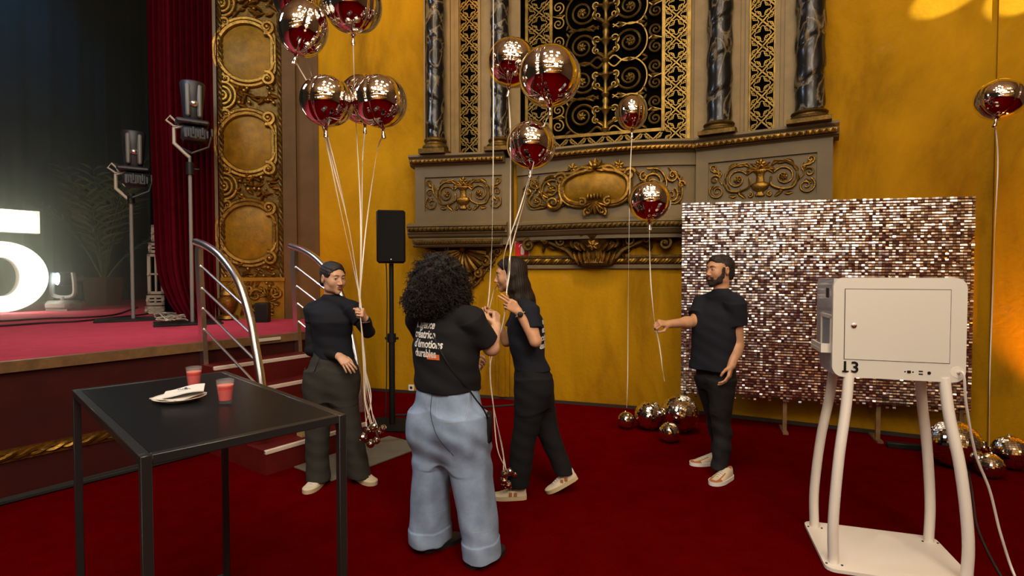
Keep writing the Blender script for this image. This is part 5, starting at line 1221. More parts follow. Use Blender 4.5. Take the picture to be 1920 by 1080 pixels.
def rotm(yaw, pitch=0, roll=0): return np.array((Matrix.Rotation(yaw, 3, 'Z') @ Matrix.Rotation(pitch, 3, 'X') @ Matrix.Rotation(roll, 3, 'Y')))
class Head:
    def __init__(s, c, yaw, pitch=0, roll=0, k=1.0): s.c = np.array(c, float); s.A = rotm(yaw, pitch, roll); s.k = k
    def P(s, x, y, z): return s.c + s.A @ (np.array((x, y, z)) * s.k)
    def loc(s, V): return ((V - s.c) @ s.A) / s.k
def add_head(F, H, male=False):
    A, k = H.A, H.k; e = lambda x, y, z, r, kk, op='add': F.ell(H.P(x, y, z), tuple(q * k for q in r), kk, A.T.T if False else A, op)
    # local axes are the columns of A
    e(0, -.018, .030, (.074, .094, .086), .02); e(0, .018, .018, (.068, .076, .075), .02); e(0, .022, -.03, (.058, .070, .078), .03)
    jw = .050 if male else .044; e(0, .030, -.078, (jw, .050, .034), .03); e(0, .072, -.103, (.021 if male else .017, .016, .017), .022)
    for sg in (-1, 1):
        e(sg * .043, .058, -.034, (.022, .024, .026), .03); e(sg * .047, .012, -.075, (.02, .03, .024), .025)
    e(0, .080, .024, (.046, .014, .012 if male else .009), .02)
    for sg in (-1, 1):
        e(sg * .032, .098, .000, (.017, .013, .012), .012, 'sub')
        F.ell(H.P(sg * .0315, .0800, -.001), .0145 * k, .004, A); e(sg * .0315, .0945, -.0022, (.0122, .008, .0034), .002, 'sub')
    F.cone(H.P(0, .084, .012), H.P(0, .107, -.036), .0075 * k, .0115 * k, .010); e(0, .109, -.040, (.011, .011, .010), .006)
    for sg in (-1, 1): e(sg * .0125, .099, -.043, (.008, .011, .0085), .005)
    e(0, .093, -.0640, (.021, .0105, .0062), .006); e(0, .0915, -.0755, (.018, .0105, .0068), .005); e(0, .103, -.0698, (.02, .008, .0022), .003, 'sub'); e(0, .090, -.088, (.02, .006, .006), .01, 'sub') if False else None
    for sg in (-1, 1):
        Ae = A @ rotm(-sg * .35, .0, 0)
        F.ell(H.P(sg * .078, -.012, -.008), (.0085 * k, .021 * k, .033 * k), .006, Ae); F.ell(H.P(sg * .087, -.006, -.004), (.006 * k, .011 * k, .018 * k), .005, Ae, 'sub')
def head_parts(H, body, lipm, browm, male=False):
    for sg in (-1, 1):
        mb = MB(); c = Vector(H.P(sg * .0315, .0800, -.001)); X, Y, Z = [Vector(H.A[:, i]) for i in range(3)]
        mb.ball(c, .0132 * H.k, 16, 12, (X, Y, Z)); eb = mb.build('eye', M_EYE, body, world=False)
        mb = MB(); mb.ball(c + (Y * .0105 + X * H.gx) * H.k, (.0062 * H.k, .0032 * H.k, .0062 * H.k), 12, 8, (X, Y, Z)); mb.build('iris', M_IRIS, eb, world=False)
        mb = MB(); mb.tube(spline([tuple(H.P(sg * x, y, z)) for x, y, z in ((.0185, .0905, -.0015), (.025, .0945, .0015), (.0325, .0950, .0022), (.040, .0925, .0010), (.0455, .0875, -.002))], 4), .0013 if not male else .0009, 5); mb.build('eyelash', M_HAIRB, body, world=False)
        mb = MB(); pts = [H.P(sg * x, y, z) for x, y, z in ((.012, .0970, .0185), (.022, .0972, .0225), (.033, .0938, .0245), (.044, .0850, .0215), (.050, .077, .0165))]
        mb.tube(spline(pts, 4), [.003 * q for q in np.linspace(1.0, .5, 17)] if not male else [.0042 * q for q in np.linspace(1.0, .5, 17)], 6); mb.build('eyebrow', browm, body, world=False)
def lip_fn(H, base=None):
    def fn(C):
        q = H.loc(C); m = (np.abs(q[:, 0]) < .0225 - np.abs(q[:, 2] + .0698) * .55) & (q[:, 1] > .088) & (q[:, 2] < -.0585) & (q[:, 2] > -.0812); return m.astype(np.int32)
    return fn
def add_hand(F, W, d, pn, right, s=1.0, curl=(.5, .6, .4), thumb=.6, fan=.06, curls=None):
    d = np.array(d, float); d /= np.linalg.norm(d); pn = np.array(pn, float); pn -= d * (pn @ d); pn /= np.linalg.norm(pn); t = np.cross(d, pn) * (1 if right else -1)
    W = np.array(W, float); P = lambda a, b, c: W + (d * a + t * b + pn * c) * s
    kn = ((.086, .029), (.090, .010), (.086, -.009), (.077, -.027)); ph = ((.042, .026, .021), (.046, .029, .022), (.042, .027, .021), (.034, .021, .018)); rd = (.0088, .0090, .0086, .0076)
    for i in range(4):
        F.cone(P(0, kn[i][1] * .55, 0), P(kn[i][0], kn[i][1], -.004), .0145 * s, .0115 * s, .012 * s)
    F.ell(P(.03, .022, .010), (.018 * s,) * 3, .015 * s)
    for i in range(4):
        p = P(kn[i][0], kn[i][1], -.002); a = 0; c = curls[i] if curls else curl; sp = (1.5 - i) * fan
        for j in range(3):
            a += c[j]; q = p + (d * math.cos(a) + pn * math.sin(a) + t * sp * math.cos(a)) * ph[i][j] * s; F.cone(p, q, rd[i] * s * (1 - .07 * j), rd[i] * s * (1 - .07 * (j + 1)), .0035 * s); p = q
    p0 = P(.022, .022, .006); p1 = p0 + (d * .62 + t * .62 + pn * (.25 + .4 * thumb)) / 1.0 * .042 * s; p2 = p1 + (d * (.85) + t * (.30 - .6 * thumb) + pn * (.2 + .5 * thumb)) * .033 * s; p3 = p2 + (d * .85 + t * (.05 - .7 * thumb) + pn * (.1 + .5 * thumb)) * .026 * s
    F.cone(p0, p1, .0145 * s, .0112 * s, .01 * s); F.cone(p1, p2, .0108 * s, .0098 * s, .003 * s); F.cone(p2, p3, .0098 * s, .0082 * s, .003 * s)
def grid(lo, hi, h, zb=None):
    xs = np.arange(lo[0], hi[0] + h, h); ys = np.arange(lo[1], hi[1] + h, h)
    if zb is None: zs = np.arange(lo[2], hi[2] + h, h)
    else: zs = np.concatenate([np.arange(lo[2], zb, .012), np.arange(zb, hi[2] + h, h)])
    return SDF(xs, ys, zs)
def folds(amp, fz=26, fx=9, seed=0.0):
    def fn(X, Y, Z): return amp * (np.sin(fz * Z + fx * X + 2.2 * np.sin(8 * Y + 5 * Z + seed) + seed) * .6 + np.sin(.55 * fz * Z - 14 * X + 11 * Y + 1.7 * seed) * .5 + .3 * np.sin(60 * Z + 25 * X - 18 * Y + seed))
    return fn
def shoe(body, heel, yaw, pitch, L, m_up, m_sole, extra=None, h=.085, wd=.048):
    """low sneaker: rows of cross-sections from heel to toe; upper and sole are parts"""
    A = rotm(yaw, pitch); O = np.array(heel, float); P = lambda x, y, z: tuple(O + A @ np.array((x, y, z))); n = 18; m = 14
    def wf(t): return wd * (.62 + .30 * math.sin(math.pi * min(1, t * 1.0) * .9) + .12 * math.exp(-((t - .68) / .2) ** 2)) * (1 if t < .82 else math.sqrt(max(.0, 1 - ((t - .82) / .185) ** 2)) * .98 + .02) * (1 if t > .08 else .62 + 4.75 * t)
    def hf(t): return h * (1.0 if t < .28 else max(.42, 1.0 - 1.05 * (t - .28) ** .9)) * (1 if t < .88 else .55 + .45 * math.sqrt(max(0, 1 - ((t - .88) / .125) ** 2)))
    vs = []; fs = []; mi = []
    for i in range(n + 1):
        t = i / n
        for k in range(m):
            a = math.pi * k / (m - 1); c = -math.cos(a); x = wf(t) * (abs(c) ** .8) * (1 if c > 0 else -1); vs.append(P(x, t * L, .022 + (hf(t) - .022) * math.sin(a) ** .65))
    mb = MB()
    for i in range(n):
        for k in range(m - 1): mb_m = 0; fs.append((i * m + k, i * m + k + 1, (i + 1) * m + k + 1, (i + 1) * m + k)); t = (i + .5) / n; mi.append(1 if extra is not None and (t > .74 and (k < 5 or k > m - 7 or t > .9) or (t < .16 and 3 < k < 9) or (.42 < t < .7 and k in (4, 8))) else 0)
    fs.append(tuple(range(m - 1, -1, -1))); mi.append(0); fs.append(tuple(n * m + k for k in range(m))); mi.append(1 if extra is not None else 0)
    mb.add(vs, fs); mb.m = mi; up = mb.build('shoe', [m_up, extra or m_up], body, world=False)
    ol = [(wf(i / n) * 1.08 + .002, i / n * L * 1.015 - .004) for i in range(n + 1)]; poly = ol + [(-x, y) for x, y in reversed(ol)]
    mb = MB(); mb.prism(poly, lambda u, v, w: P(u, v, w), 0.0, .028); mb.build('sole', m_sole, up, world=False)
    mb = MB()
    for k in range(4):
        t = .44 + .075 * k; z = hf(t) + .004; w_ = wf(t) * .42; mb.tube([P(-w_, t * L, z - .006), P(0, t * L + .006, z + .002), P(w_, t * L, z - .006)], .0032, 5)
    if m_up is not M_BLSH: mb.build('lace', M_PRINT, up, world=False)
def person(label, base, F, skin, matfn=None, lip=M_LIP):
    o = F.build('person', [skin, lip], None, matfn); o.location = base; ROOTM[o.name] = Matrix.Translation(-Vector(base)); return tag(o, label, 'person')
def garment(name, F, m, body, nz=None, matfn=None):
    if nz: F.disp(nz)
    return F.build(name, m, body, matfn)
def project(body_child, V, F, org, right, up, dirn, off, name, m, parent):
    """flat print laid onto a garment by casting along dirn"""
    me = body_child.data; bv = BVHTree.FromPolygons([v.co for v in me.vertices], [tuple(p.vertices) for p in me.polygons]); out = []; ok = []
    for x, y, z in V:
        p = org + right * x + up * y; h = bv.ray_cast(p, dirn); ok.append(h[0] is not None and -h[1].dot(dirn) > .12); q = (h[0] if h[0] is not None else p + dirn * .3); out.append(q - dirn * off)
    F = [f for f in F if all(ok[i] for i in f) and max((out[f[0]] - out[i]).length for i in f) < .09]
    return MB().add(out, F).build(name, m, parent, world=False, smooth=False, fix=False)
def strap(mb, pts, w, th, nrm): mb.tube(spline(pts, 8), w, 4, flat=th / w, up=Vector(nrm)); return mb

# ------------------------------------------------------------------ 1 woman holding the left balloon bunch
def woman_balloons():
    Y0 = 4.0; base = Vector((-1.345, Y0, 0)); B = lambda px, py, dy=0: np.array(at(px, py, Y0 + dy) - base)
    yaw = R(200); hc = B(624, 521, -.0); H = Head(hc, R(232), R(-3), 0, 1.0); H.gx = .0045
    SLv, SRv = B(588, 580, .06), B(661, 579, -.04)      # viewer left / right shoulder joints
    e1, w1 = B(585, 655, .02), B(636, 668, -.16); e2, w2 = B(690, 622, -.08), B(685, 598, -.19)
    F = grid((-.42, -.42, 0.0), (.42, .34, 1.76), .0036, .86); add_head(F, H)
    F.cone(H.P(0, -.030, -.06), B(621, 560, .02), .045, .052, .025)
    tors = [(1.02, .0, .0, .125, .09), (1.12, .0, -.0, .115, .088), (1.25, .0, -.005, .135, .09), (1.33, .0, .01, .14, .065), (1.37, .0, .02, .08, .045)]
    F.loft([(z, x + .0, y, a, b) for z, x, y, a, b in tors], yaw, .03); F.loft([(.80, 0, 0, .155, .105), (.9, 0, 0, .15, .105), (1.04, 0, 0, .12, .09)], yaw, .03)
    for S, E, W in ((SLv, e1, w1), (SRv, e2, w2)): F.chain([S, E, W], [.045, .036, .026], .02)
    hipL, hipR = B(598, 718), B(641, 718); kL, kR = B(597, 800, -.03), B(655, 805, .0); aL, aR = B(596, 890, .0), B(672, 888, .06)
    for h, k, a in ((hipL, kL, aL), (hipR, kR, aR)): F.chain([h, k, a], [.075, .05, .036], .03)
    add_hand(F, w1, B(661, 694, -.22) - w1, (-.3, .75, -.5), True, .92, (.25, .35, .25), .25, .10)
    add_hand(F, w2, (-.10, -.72, .62), (-1, .12, -.1), False, .92, (1.25, 1.55, 1.0), .8, .0)
    o = person('woman in dark navy top and charcoal trousers holding a bunch of balloon ribbons', base, F, M_SK1, lip_fn(H)); head_parts(H, o, M_LIP, M_HAIRB)
    # hair: smooth cap pulled back into a low bun
    F = grid((-.24, -.2, 1.30), (.24, .24, 1.78), .004); e = lambda x, y, z, r, k=.02, op='add': F.ell(H.P(x, y, z), r, k, H.A, op)
    e(0, -.026, .036, (.079, .094, .090)); e(0, .02, .058, (.070, .068, .060)); e(0, .082, -.048, (.082, .078, .094), .01, 'sub'); e(0, .122, .026, (.064, .072, .048), .012, 'sub')
    for sg in (-1, 1): e(sg * .085, .0, -.02, (.02, .03, .04), .01, 'sub'); e(sg * .066, .026, .030, (.011, .034, .030), .015)
    e(0, -.06, -.08, (.09, .07, .055), .02, 'sub'); e(0, -.112, -.035, (.038, .030, .040), .008)
    F.disp(lambda X, Y, Z: .0012 * np.sin(260 * Z + 90 * X)); garment('hair', F, M_HAIRB, o)
    # tee
    F = grid((-.42, -.42, .90), (.42, .34, 1.46), .005)
    F.loft([(.965, .0, 0, .150, .118), (1.05, 0, -.0, .142, .112), (1.13, 0, -.006, .136, .112), (1.24, 0, -.018, .156, .13), (1.31, 0, -.005, .165, .112), (1.355, .0, .012, .150, .085), (1.39, 0, .022, .085, .066), (1.412, .002, .025, .066, .058)], yaw, .02)
    for S in (SLv, SRv): F.cone(B(621, 562, .022), S + np.array((0, 0, -.004)), .058, .056, .03)
    for S, E, q in ((SLv, e1, .40), (SRv, e2, .55)):
        F.ell(S, (.062, .06, .058), .03); F.cone(S, S + (E - S) * (q if S is SRv else .36), .066, .062, .03, True)
    tee = garment('t_shirt', F, M_NAVY, o, folds(.004, 24, 15, .4))
    F = grid((-.42, -.42, .85), (.42, .2, 1.36), .005)
    F.chain([SLv, e1, w1 + (e1 - w1) * .12], [.056, .050, .037], .015); F.chain([SRv, e2, w2 + (e2 - w2) * .12], [.054, .047, .036], .015); garment('sleeve', F, M_BLKT, o, folds(.0025, 60, 30, 1.0))
    F = grid((-.36, -.26, .02), (.42, .30, 1.08), .006)
    F.loft([(1.055, .0, 0, .128, .100), (.985, 0, 0, .140, .108), (.95, 0, 0, .158, .118), (.88, 0, 0, .180, .126), (.80, .008, 0, .180, .128), (.72, .012, 0, .165, .115), (.66, .012, 0, .13, .09)], yaw, .02)
    hl, hr = B(597, 904), B(674, 898, .06)
    F.loft([(.86, hipL[0] + .005, 0, .095, .11), (.76, hipL[0] - .006, 0, .105, .118), (.62, B(596, 760)[0], -.01, .098, .11), (.40, B(596, 812)[0], -.01, .088, .10), (.2, B(595, 865)[0], .0, .082, .095), (.035, hl[0], .01, .086, .105)], 0, .07, 2.1)
    F.loft([(.86, hipR[0] - .008, 0, .095, .11), (.76, hipR[0] - .0, 0, .105, .118), (.62, B(645, 760)[0], .0, .098, .11), (.40, B(655, 812)[0], .01, .088, .10), (.2, B(665, 865)[0], .04, .082, .095), (.04, hr[0], .06, .088, .10)], 0, .07, 2.1)
    garment('trousers', F, M_CHAR, o, folds(.004, 12, 26, 2.2))
    shoe(o, (B(598, 898)[0] + .005, .06, .0), R(172), 0, .25, M_CREAM, M_SOLE); shoe(o, (B(664, 893)[0] - .02, .14, .0), R(228), 0, .25, M_CREAM, M_SOLE)
    # logo, strap and phone pouch
    lg = Vector(B(645, 582, -.5)); V, Fc = text_mesh('v', .045, 0, .0015)
    V = V + [(.004 + x, -.012 + y, z) for x, y, z in ((0, 0, 0), (.018, 0, 0), (.018, .003, 0), (0, .003, 0))]; Fc = Fc + [tuple(len(V) - 4 + i for i in range(4))]
    project(tee, V, Fc, lg, Vector((1, 0, 0)), Vector((0, 0, 1)), Vector((0, 1, 0)), .002, 'shirt_emblem', M_PRINT, o)
    mb = MB(); strap(mb, [tuple(B(572, 690, .06)), tuple(B(571, 715, -.02)), tuple(B(573, 728, -.02))], .004, .003, (0, 1, 0)); strap(mb, [tuple(B(600, 668, -.145)), tuple(B(592, 690, -.15)), tuple(B(580, 722, -.10))], .003, .003, (0, 1, 0)); mb.build('cord', M_BLACK, o, world=False)
    mb = MB(); mb.box(tuple(B(577, 733, -.06)), (.06, .022, .105), bev=.008); mb.build('phone_pouch', M_BLACK, o, world=False)
    mb = MB(); c = Vector(w2) + Vector((0, -.004, -.02)); mb.tube([c + Vector((.032 * math.cos(a), .032 * math.sin(a), .004 * math.sin(a))) for a in np.linspace(0, 6.28, 25)[:-1]], .003, 6, closed=True); mb.build('bracelet', M_STEEL, o, world=False)
    return o
woman_balloons()

# ------------------------------------------------------------------ 2 curly-haired woman in jeans, seen from behind
def woman_jeans():
    Y0 = 3.0; base = Vector((-.36, Y0, 0)); B = lambda px, py, dy=0: np.array(at(px, py, Y0 + dy) - base); yaw = R(-33)
    H = Head(B(828, 528, .03), R(-40), 0, 0, 1.0); H.gx = 0
    SL, SR = B(783, 600, .10), B(884, 598, -.10); eL, wL = B(815, 678, .36), B(880, 688, .34); eR, wR = B(921, 652, -.04), B(930, 612, .10)
    F = grid((-.42, -.42, 0.0), (.42, .56, 1.74), .0036, .86); add_head(F, H)
    F.cone(H.P(0, -.02, -.06), B(828, 582, .0), .05, .058, .03)
    F.loft([(.72, .0, 0, .16, .12), (.85, 0, 0, .17, .13), (.97, 0, 0, .135, .10), (1.15, 0, 0, .15, .10), (1.28, 0, .0, .165, .09), (1.36, 0, 0, .10, .06)], yaw, .03)
    for S, E, W in ((SL, eL, wL), (SR, eR, wR)): F.chain([S, E, W], [.052, .043, .029], .02)
    for h, k, a in ((B(810, 800, .08), B(810, 920, .06), B(806, 1005, .06)), (B(868, 800, -.04), B(888, 925, -.05), B(908, 1020, -.06))): F.chain([h, k, a], [.08, .055, .04], .03)
    add_hand(F, wR, (-.02, .35, .95), (-.75, .5, -.1), True, .9, (1.35, 1.6, 1.1), 1.0, .0); add_hand(F, wL, (.95, -.1, .12), (-.1, -.5, .6), False, .9, (.8, .9, .6), .6, .05)
    o = person('curly-haired woman in a printed black tee and light jeans, back to the camera', base, F, M_SK1, lip_fn(H)); head_parts(H, o, M_LIP, M_HAIRB)
    # curls
    F = grid((-.32, -.26, 1.22), (.30, .34, 1.80), .006); hh = B(823, 535, .0)
    F.ell(B(823, 520, .0), (.140, .145, .135), .05); F.ell(B(810, 552, -.0), (.137, .14, .108), .06); F.ell(B(838, 556, .02), (.122, .13, .115), .06); F.ell(B(795, 558, -.02), (.092, .10, .085), .04)
    F.disp(lambda X, Y, Z: .010 * np.sin(70 * X + 20 * np.sin(9 * Z)) * np.sin(70 * Z + 3) + .008 * np.sin(110 * Y + 60 * Z) * np.sin(90 * X)); hair = garment('hair', F, M_HAIRC, o)
    rg = np.random.RandomState(5); me = hair.data; nv = len(me.vertices); mb = MB(); cen = Vector(hh)
    for k in range(3000):
        v = me.vertices[rg.randint(nv)].co.copy(); n = (v - cen).normalized()
        dr = (n * .32 + Vector((0, 0, -1)) * rg.uniform(.5, 1.1) + Vector(rg.normal(0, .28, 3))).normalized(); x, y = perp(dr); L = rg.uniform(.035, .07); q = rg.uniform(.004, .0075); ph = rg.uniform(0, 6); tn = rg.uniform(1.5, 2.6)
        pts = [v - n * .012 + dr * (L * i / 11) + n * .012 * math.sin(i / 11 * 2.5) + x * (q * math.cos(ph + tn * 6.28 * i / 11)) + y * (q * math.sin(ph + tn * 6.28 * i / 11)) for i in range(12)]
        mb.tube(pts, [.0024 * (1 - .6 * i / 11) for i in range(12)], 4, cap=False)
    st = mb.build('curl', M_HAIRC, hair, world=False, fix=False); st['kind'] = 'stuff'
    F = grid((-.42, -.36, .86), (.42, .40, 1.44), .005)
    F.loft([(.948, .0, 0, .190, .150), (.985, -.006, 0, .193, .15), (1.06, -.012, 0, .195, .142), (1.18, -.012, 0, .203, .142), (1.28, -.008, 0, .203, .130), (1.335, 0, .0, .178, .10), (1.38, 0, 0, .10, .075), (1.40, 0, 0, .07, .06)], yaw, .02)
    for S in (SL, SR): F.cone(B(828, 580, .0), S, .062, .066, .03)
    for S, E, q in ((SL, eL, .62), (SR, eR, .80)): F.ell(S, (.07, .07, .066), .03); F.cone(S, S + (E - S) * q, .070, .068, .03, True)
    tee = garment('t_shirt', F, M_BLKT, o, folds(.0052, 21, 15, .9))
    # jeans
    F = grid((-.42, -.36, .03), (.42, .36, 1.02), .0055)
    F.loft([(1.00, 0, 0, .172, .135), (.92, .0, 0, .190, .145), (.80, .004, 0, .208, .158), (.70, .006, 0, .208, .158), (.62, .008, 0, .185, .13), (.55, .008, 0, .14, .09)], yaw, .02)
    F.ell(B(803, 800, .02) + np.array((0, 0, .01)), (.11, .12, .12), .06); F.ell(B(868, 800, -.09), (.115, .12, .12), .06)
    F.loft([(.80, B(808, 790)[0], .06, .115, .13), (.62, B(812, 850)[0], .06, .122, .14), (.46, B(810, 890)[0], .06, .112, .13), (.30, B(803, 940)[0], .07, .104, .122), (.12, B(803, 1000)[0], .08, .104, .125), (.045, B(803, 1025)[0], .08, .106, .128)], yaw, .075, 2.2)
    F.loft([(.80, B(872, 790)[0], -.06, .115, .14), (.62, B(880, 850)[0], -.05, .116, .135), (.46, B(886, 890)[0], -.055, .108, .125), (.30, B(896, 950)[0], -.065, .094, .118), (.12, B(904, 1010)[0], -.075, .092, .118), (.03, B(905, 1040)[0], -.075, .094, .120)], yaw, .075, 2.2)
    cuff = lambda C: ((C[:, 2] < .125).astype(np.int32))
    jn = garment('jeans', F, [M_DENIM, M_CUFF], o, lambda X, Y, Z: .0026 * np.sin(24 * Z + 30 * X + 3 * np.sin(9 * Y + 11 * Z)) * (.4 + 1.2 * np.exp(-((Z - .62) / .14) ** 2) + .5 * np.exp(-((Z - .2) / .1) ** 2)) + .0035 * np.sin(46 * X + 26 * Y + 9 * Z + 2 * np.sin(6 * Z)) - .004 * (Z < .125), cuff)
    cast = lambda V, Fc, org, r, u, nm, m: project(jn, V, Fc, Vector(org), r, u, Vector((.18, 1, -.02)).normalized(), .0015, nm, m, jn)
    rr = Vector((1, 0, 0)); uu = Vector((0, 0, 1))
    def seam(pts, w=.0016, nm='seam'):
        V = []; Fc = []; sp = spline(pts, 10)
        for i, (a, b) in enumerate(sp):
            c, d = sp[min(i + 1, len(sp) - 1)], sp[max(i - 1, 0)]; tx, ty = c[0] - d[0], c[1] - d[1]; l = math.hypot(tx, ty) + 1e-9; V += [(a - ty / l * w, b + tx / l * w, 0), (a + ty / l * w, b - tx / l * w, 0)]
        for i in range(len(sp) - 1): Fc.append((2 * i, 2 * i + 1, 2 * i + 3, 2 * i + 2))
        return V, Fc
    px_ = lambda px, py: ((px - 840) * .003 * .93, (790 - py) * .003 * .93); org = B(840, 790, -.6); org = np.array(at(840, 790, Y0 - .3) - base) * 1.0
    dk = mat('dark seam', (.035, .045, .065), .9); q = lambda l: [px_(*p) for p in l]
    V, Fc = seam(q([(792, 732), (789, 760), (789, 790), (800, 820), (822, 850), (838, 868)]), .0022); cast(V, Fc, org, rr, uu, 'back_seam', dk)
    for nm, l in (('back_pocket', [(803, 741), (803, 790), (818, 800), (857, 797), (864, 785), (860, 742), (803, 741)]), ('back_pocket', [(770, 742), (767, 775), (777, 778), (783, 745)])):
        V = []; Fc = []
        for dlt in (0, 3):
            pl = q([(x + (0 if x < 830 else -0), y) for x, y in l]); n0 = len(V); v, f = seam(pl if dlt == 0 else [(a * .93 + pl[0][0] * .07 + (.002 if dlt else 0), b * .95 - .004) for a, b in pl], .0011); V += v; Fc += [tuple(i + n0 for i in t) for t in f]
        v, f = seam(q([(804, 750), (860, 751)] if nm and l[0][0] > 790 else [(769, 750), (783, 752)]), .0011); n0 = len(V); V += v; Fc += [tuple(i + n0 for i in t) for t in f]
        cast(V, Fc, org, rr, uu, nm, M_STITCH)
    V, Fc = seam(q([(832, 860), (829, 900), (826, 960), (824, 1010)]), .0012); cast(V, Fc, org, rr, uu, 'leg_seam', M_STITCH)
    for xs in ((770, 800, 838), (874, 905, 936)):
        V, Fc = seam(q([(x, 1001 + (14 if xs[0] > 800 else 0) + (2 if i == 1 else 0)) for i, x in enumerate(xs)]), .0014); cast(V, Fc, org, rr, uu, 'cuff_seam', M_STITCH)
    shoe(o, (B(800, 1025)[0] - .02, .02, 0), R(-50), 0, .26, M_BLSH, M_BLSH, wd=.05); shoe(o, (B(893, 1045)[0] - .03, -.15, 0), R(-42), 0, .27, M_BLSH, M_BLSH, wd=.052)
    # printed words on the back
    rt = Vector((math.cos(yaw), math.sin(yaw), 0)); fw = Vector((-math.sin(yaw), math.cos(yaw), 0)); up = Vector((0, 0, 1)); o2 = Vector(B(768, 618, -.11)) - fw * .25
    allV = []; allF = []
    for k, (s, dx) in enumerate((("L'agence", .0), ("créatrice", .008), ("d'émotions", .022), ("durables", .036))):
        V, Fc = text_mesh(s, .060, 0, .0016, space=1.0); n0 = len(allV); allV += [(x * .76 + dx * .9 - .044, y - .051 * k + .004, 0) for x, y, z in V]; allF += [tuple(i + n0 for i in f) for f in Fc]
    project(tee, allV, allF, o2, rt, up + rt * 0.0, fw, .0032, 'back_print', M_PRINT, o)
    nx = 10; V = [(.079 + .085 * i / nx, -.051 * 3 - .008 + .03 * j, 0) for j in (0, 1) for i in range(nx + 1)]; Fc = [(i, i + 1, nx + 2 + i, nx + 1 + i) for i in range(nx)]; project(tee, V, Fc, o2, rt, up, fw, .0022, 'orange_bar', M_ORNG, o)
    # strap and pouch at the right hip
    bv = BVHTree.FromPolygons([v.co for v in tee.data.vertices], [tuple(p.vertices) for p in tee.data.polygons]); pts = []
    for (px, py) in ((800, 596), (812, 628), (828, 660), (846, 690), (868, 718), (882, 734)):
        p = Vector(B(px, py, -.5)); h = bv.ray_cast(p, (at(px, py, 3) - Vector((0, 0, EYE))).normalized()); pts.append(tuple((h[0] if h[0] is not None else Vector(B(px, py, -.16))) - Vector((0, .005, 0))))
    pts += [tuple(B(893, 750, -.22)), tuple(B(907, 768, -.20)), tuple(B(915, 786, -.12))]
    mb = MB(); strap(mb, pts, .0055, .003, (0, 1, 0)); mb.build('strap', M_BLACK, o, world=False)
    mb = MB(); mb.box(tuple(B(917, 800, -.08)), (.035, .10, .16), bev=.012); mb.build('phone_pouch', M_BLACK, o, world=False)
    return o
woman_jeans()

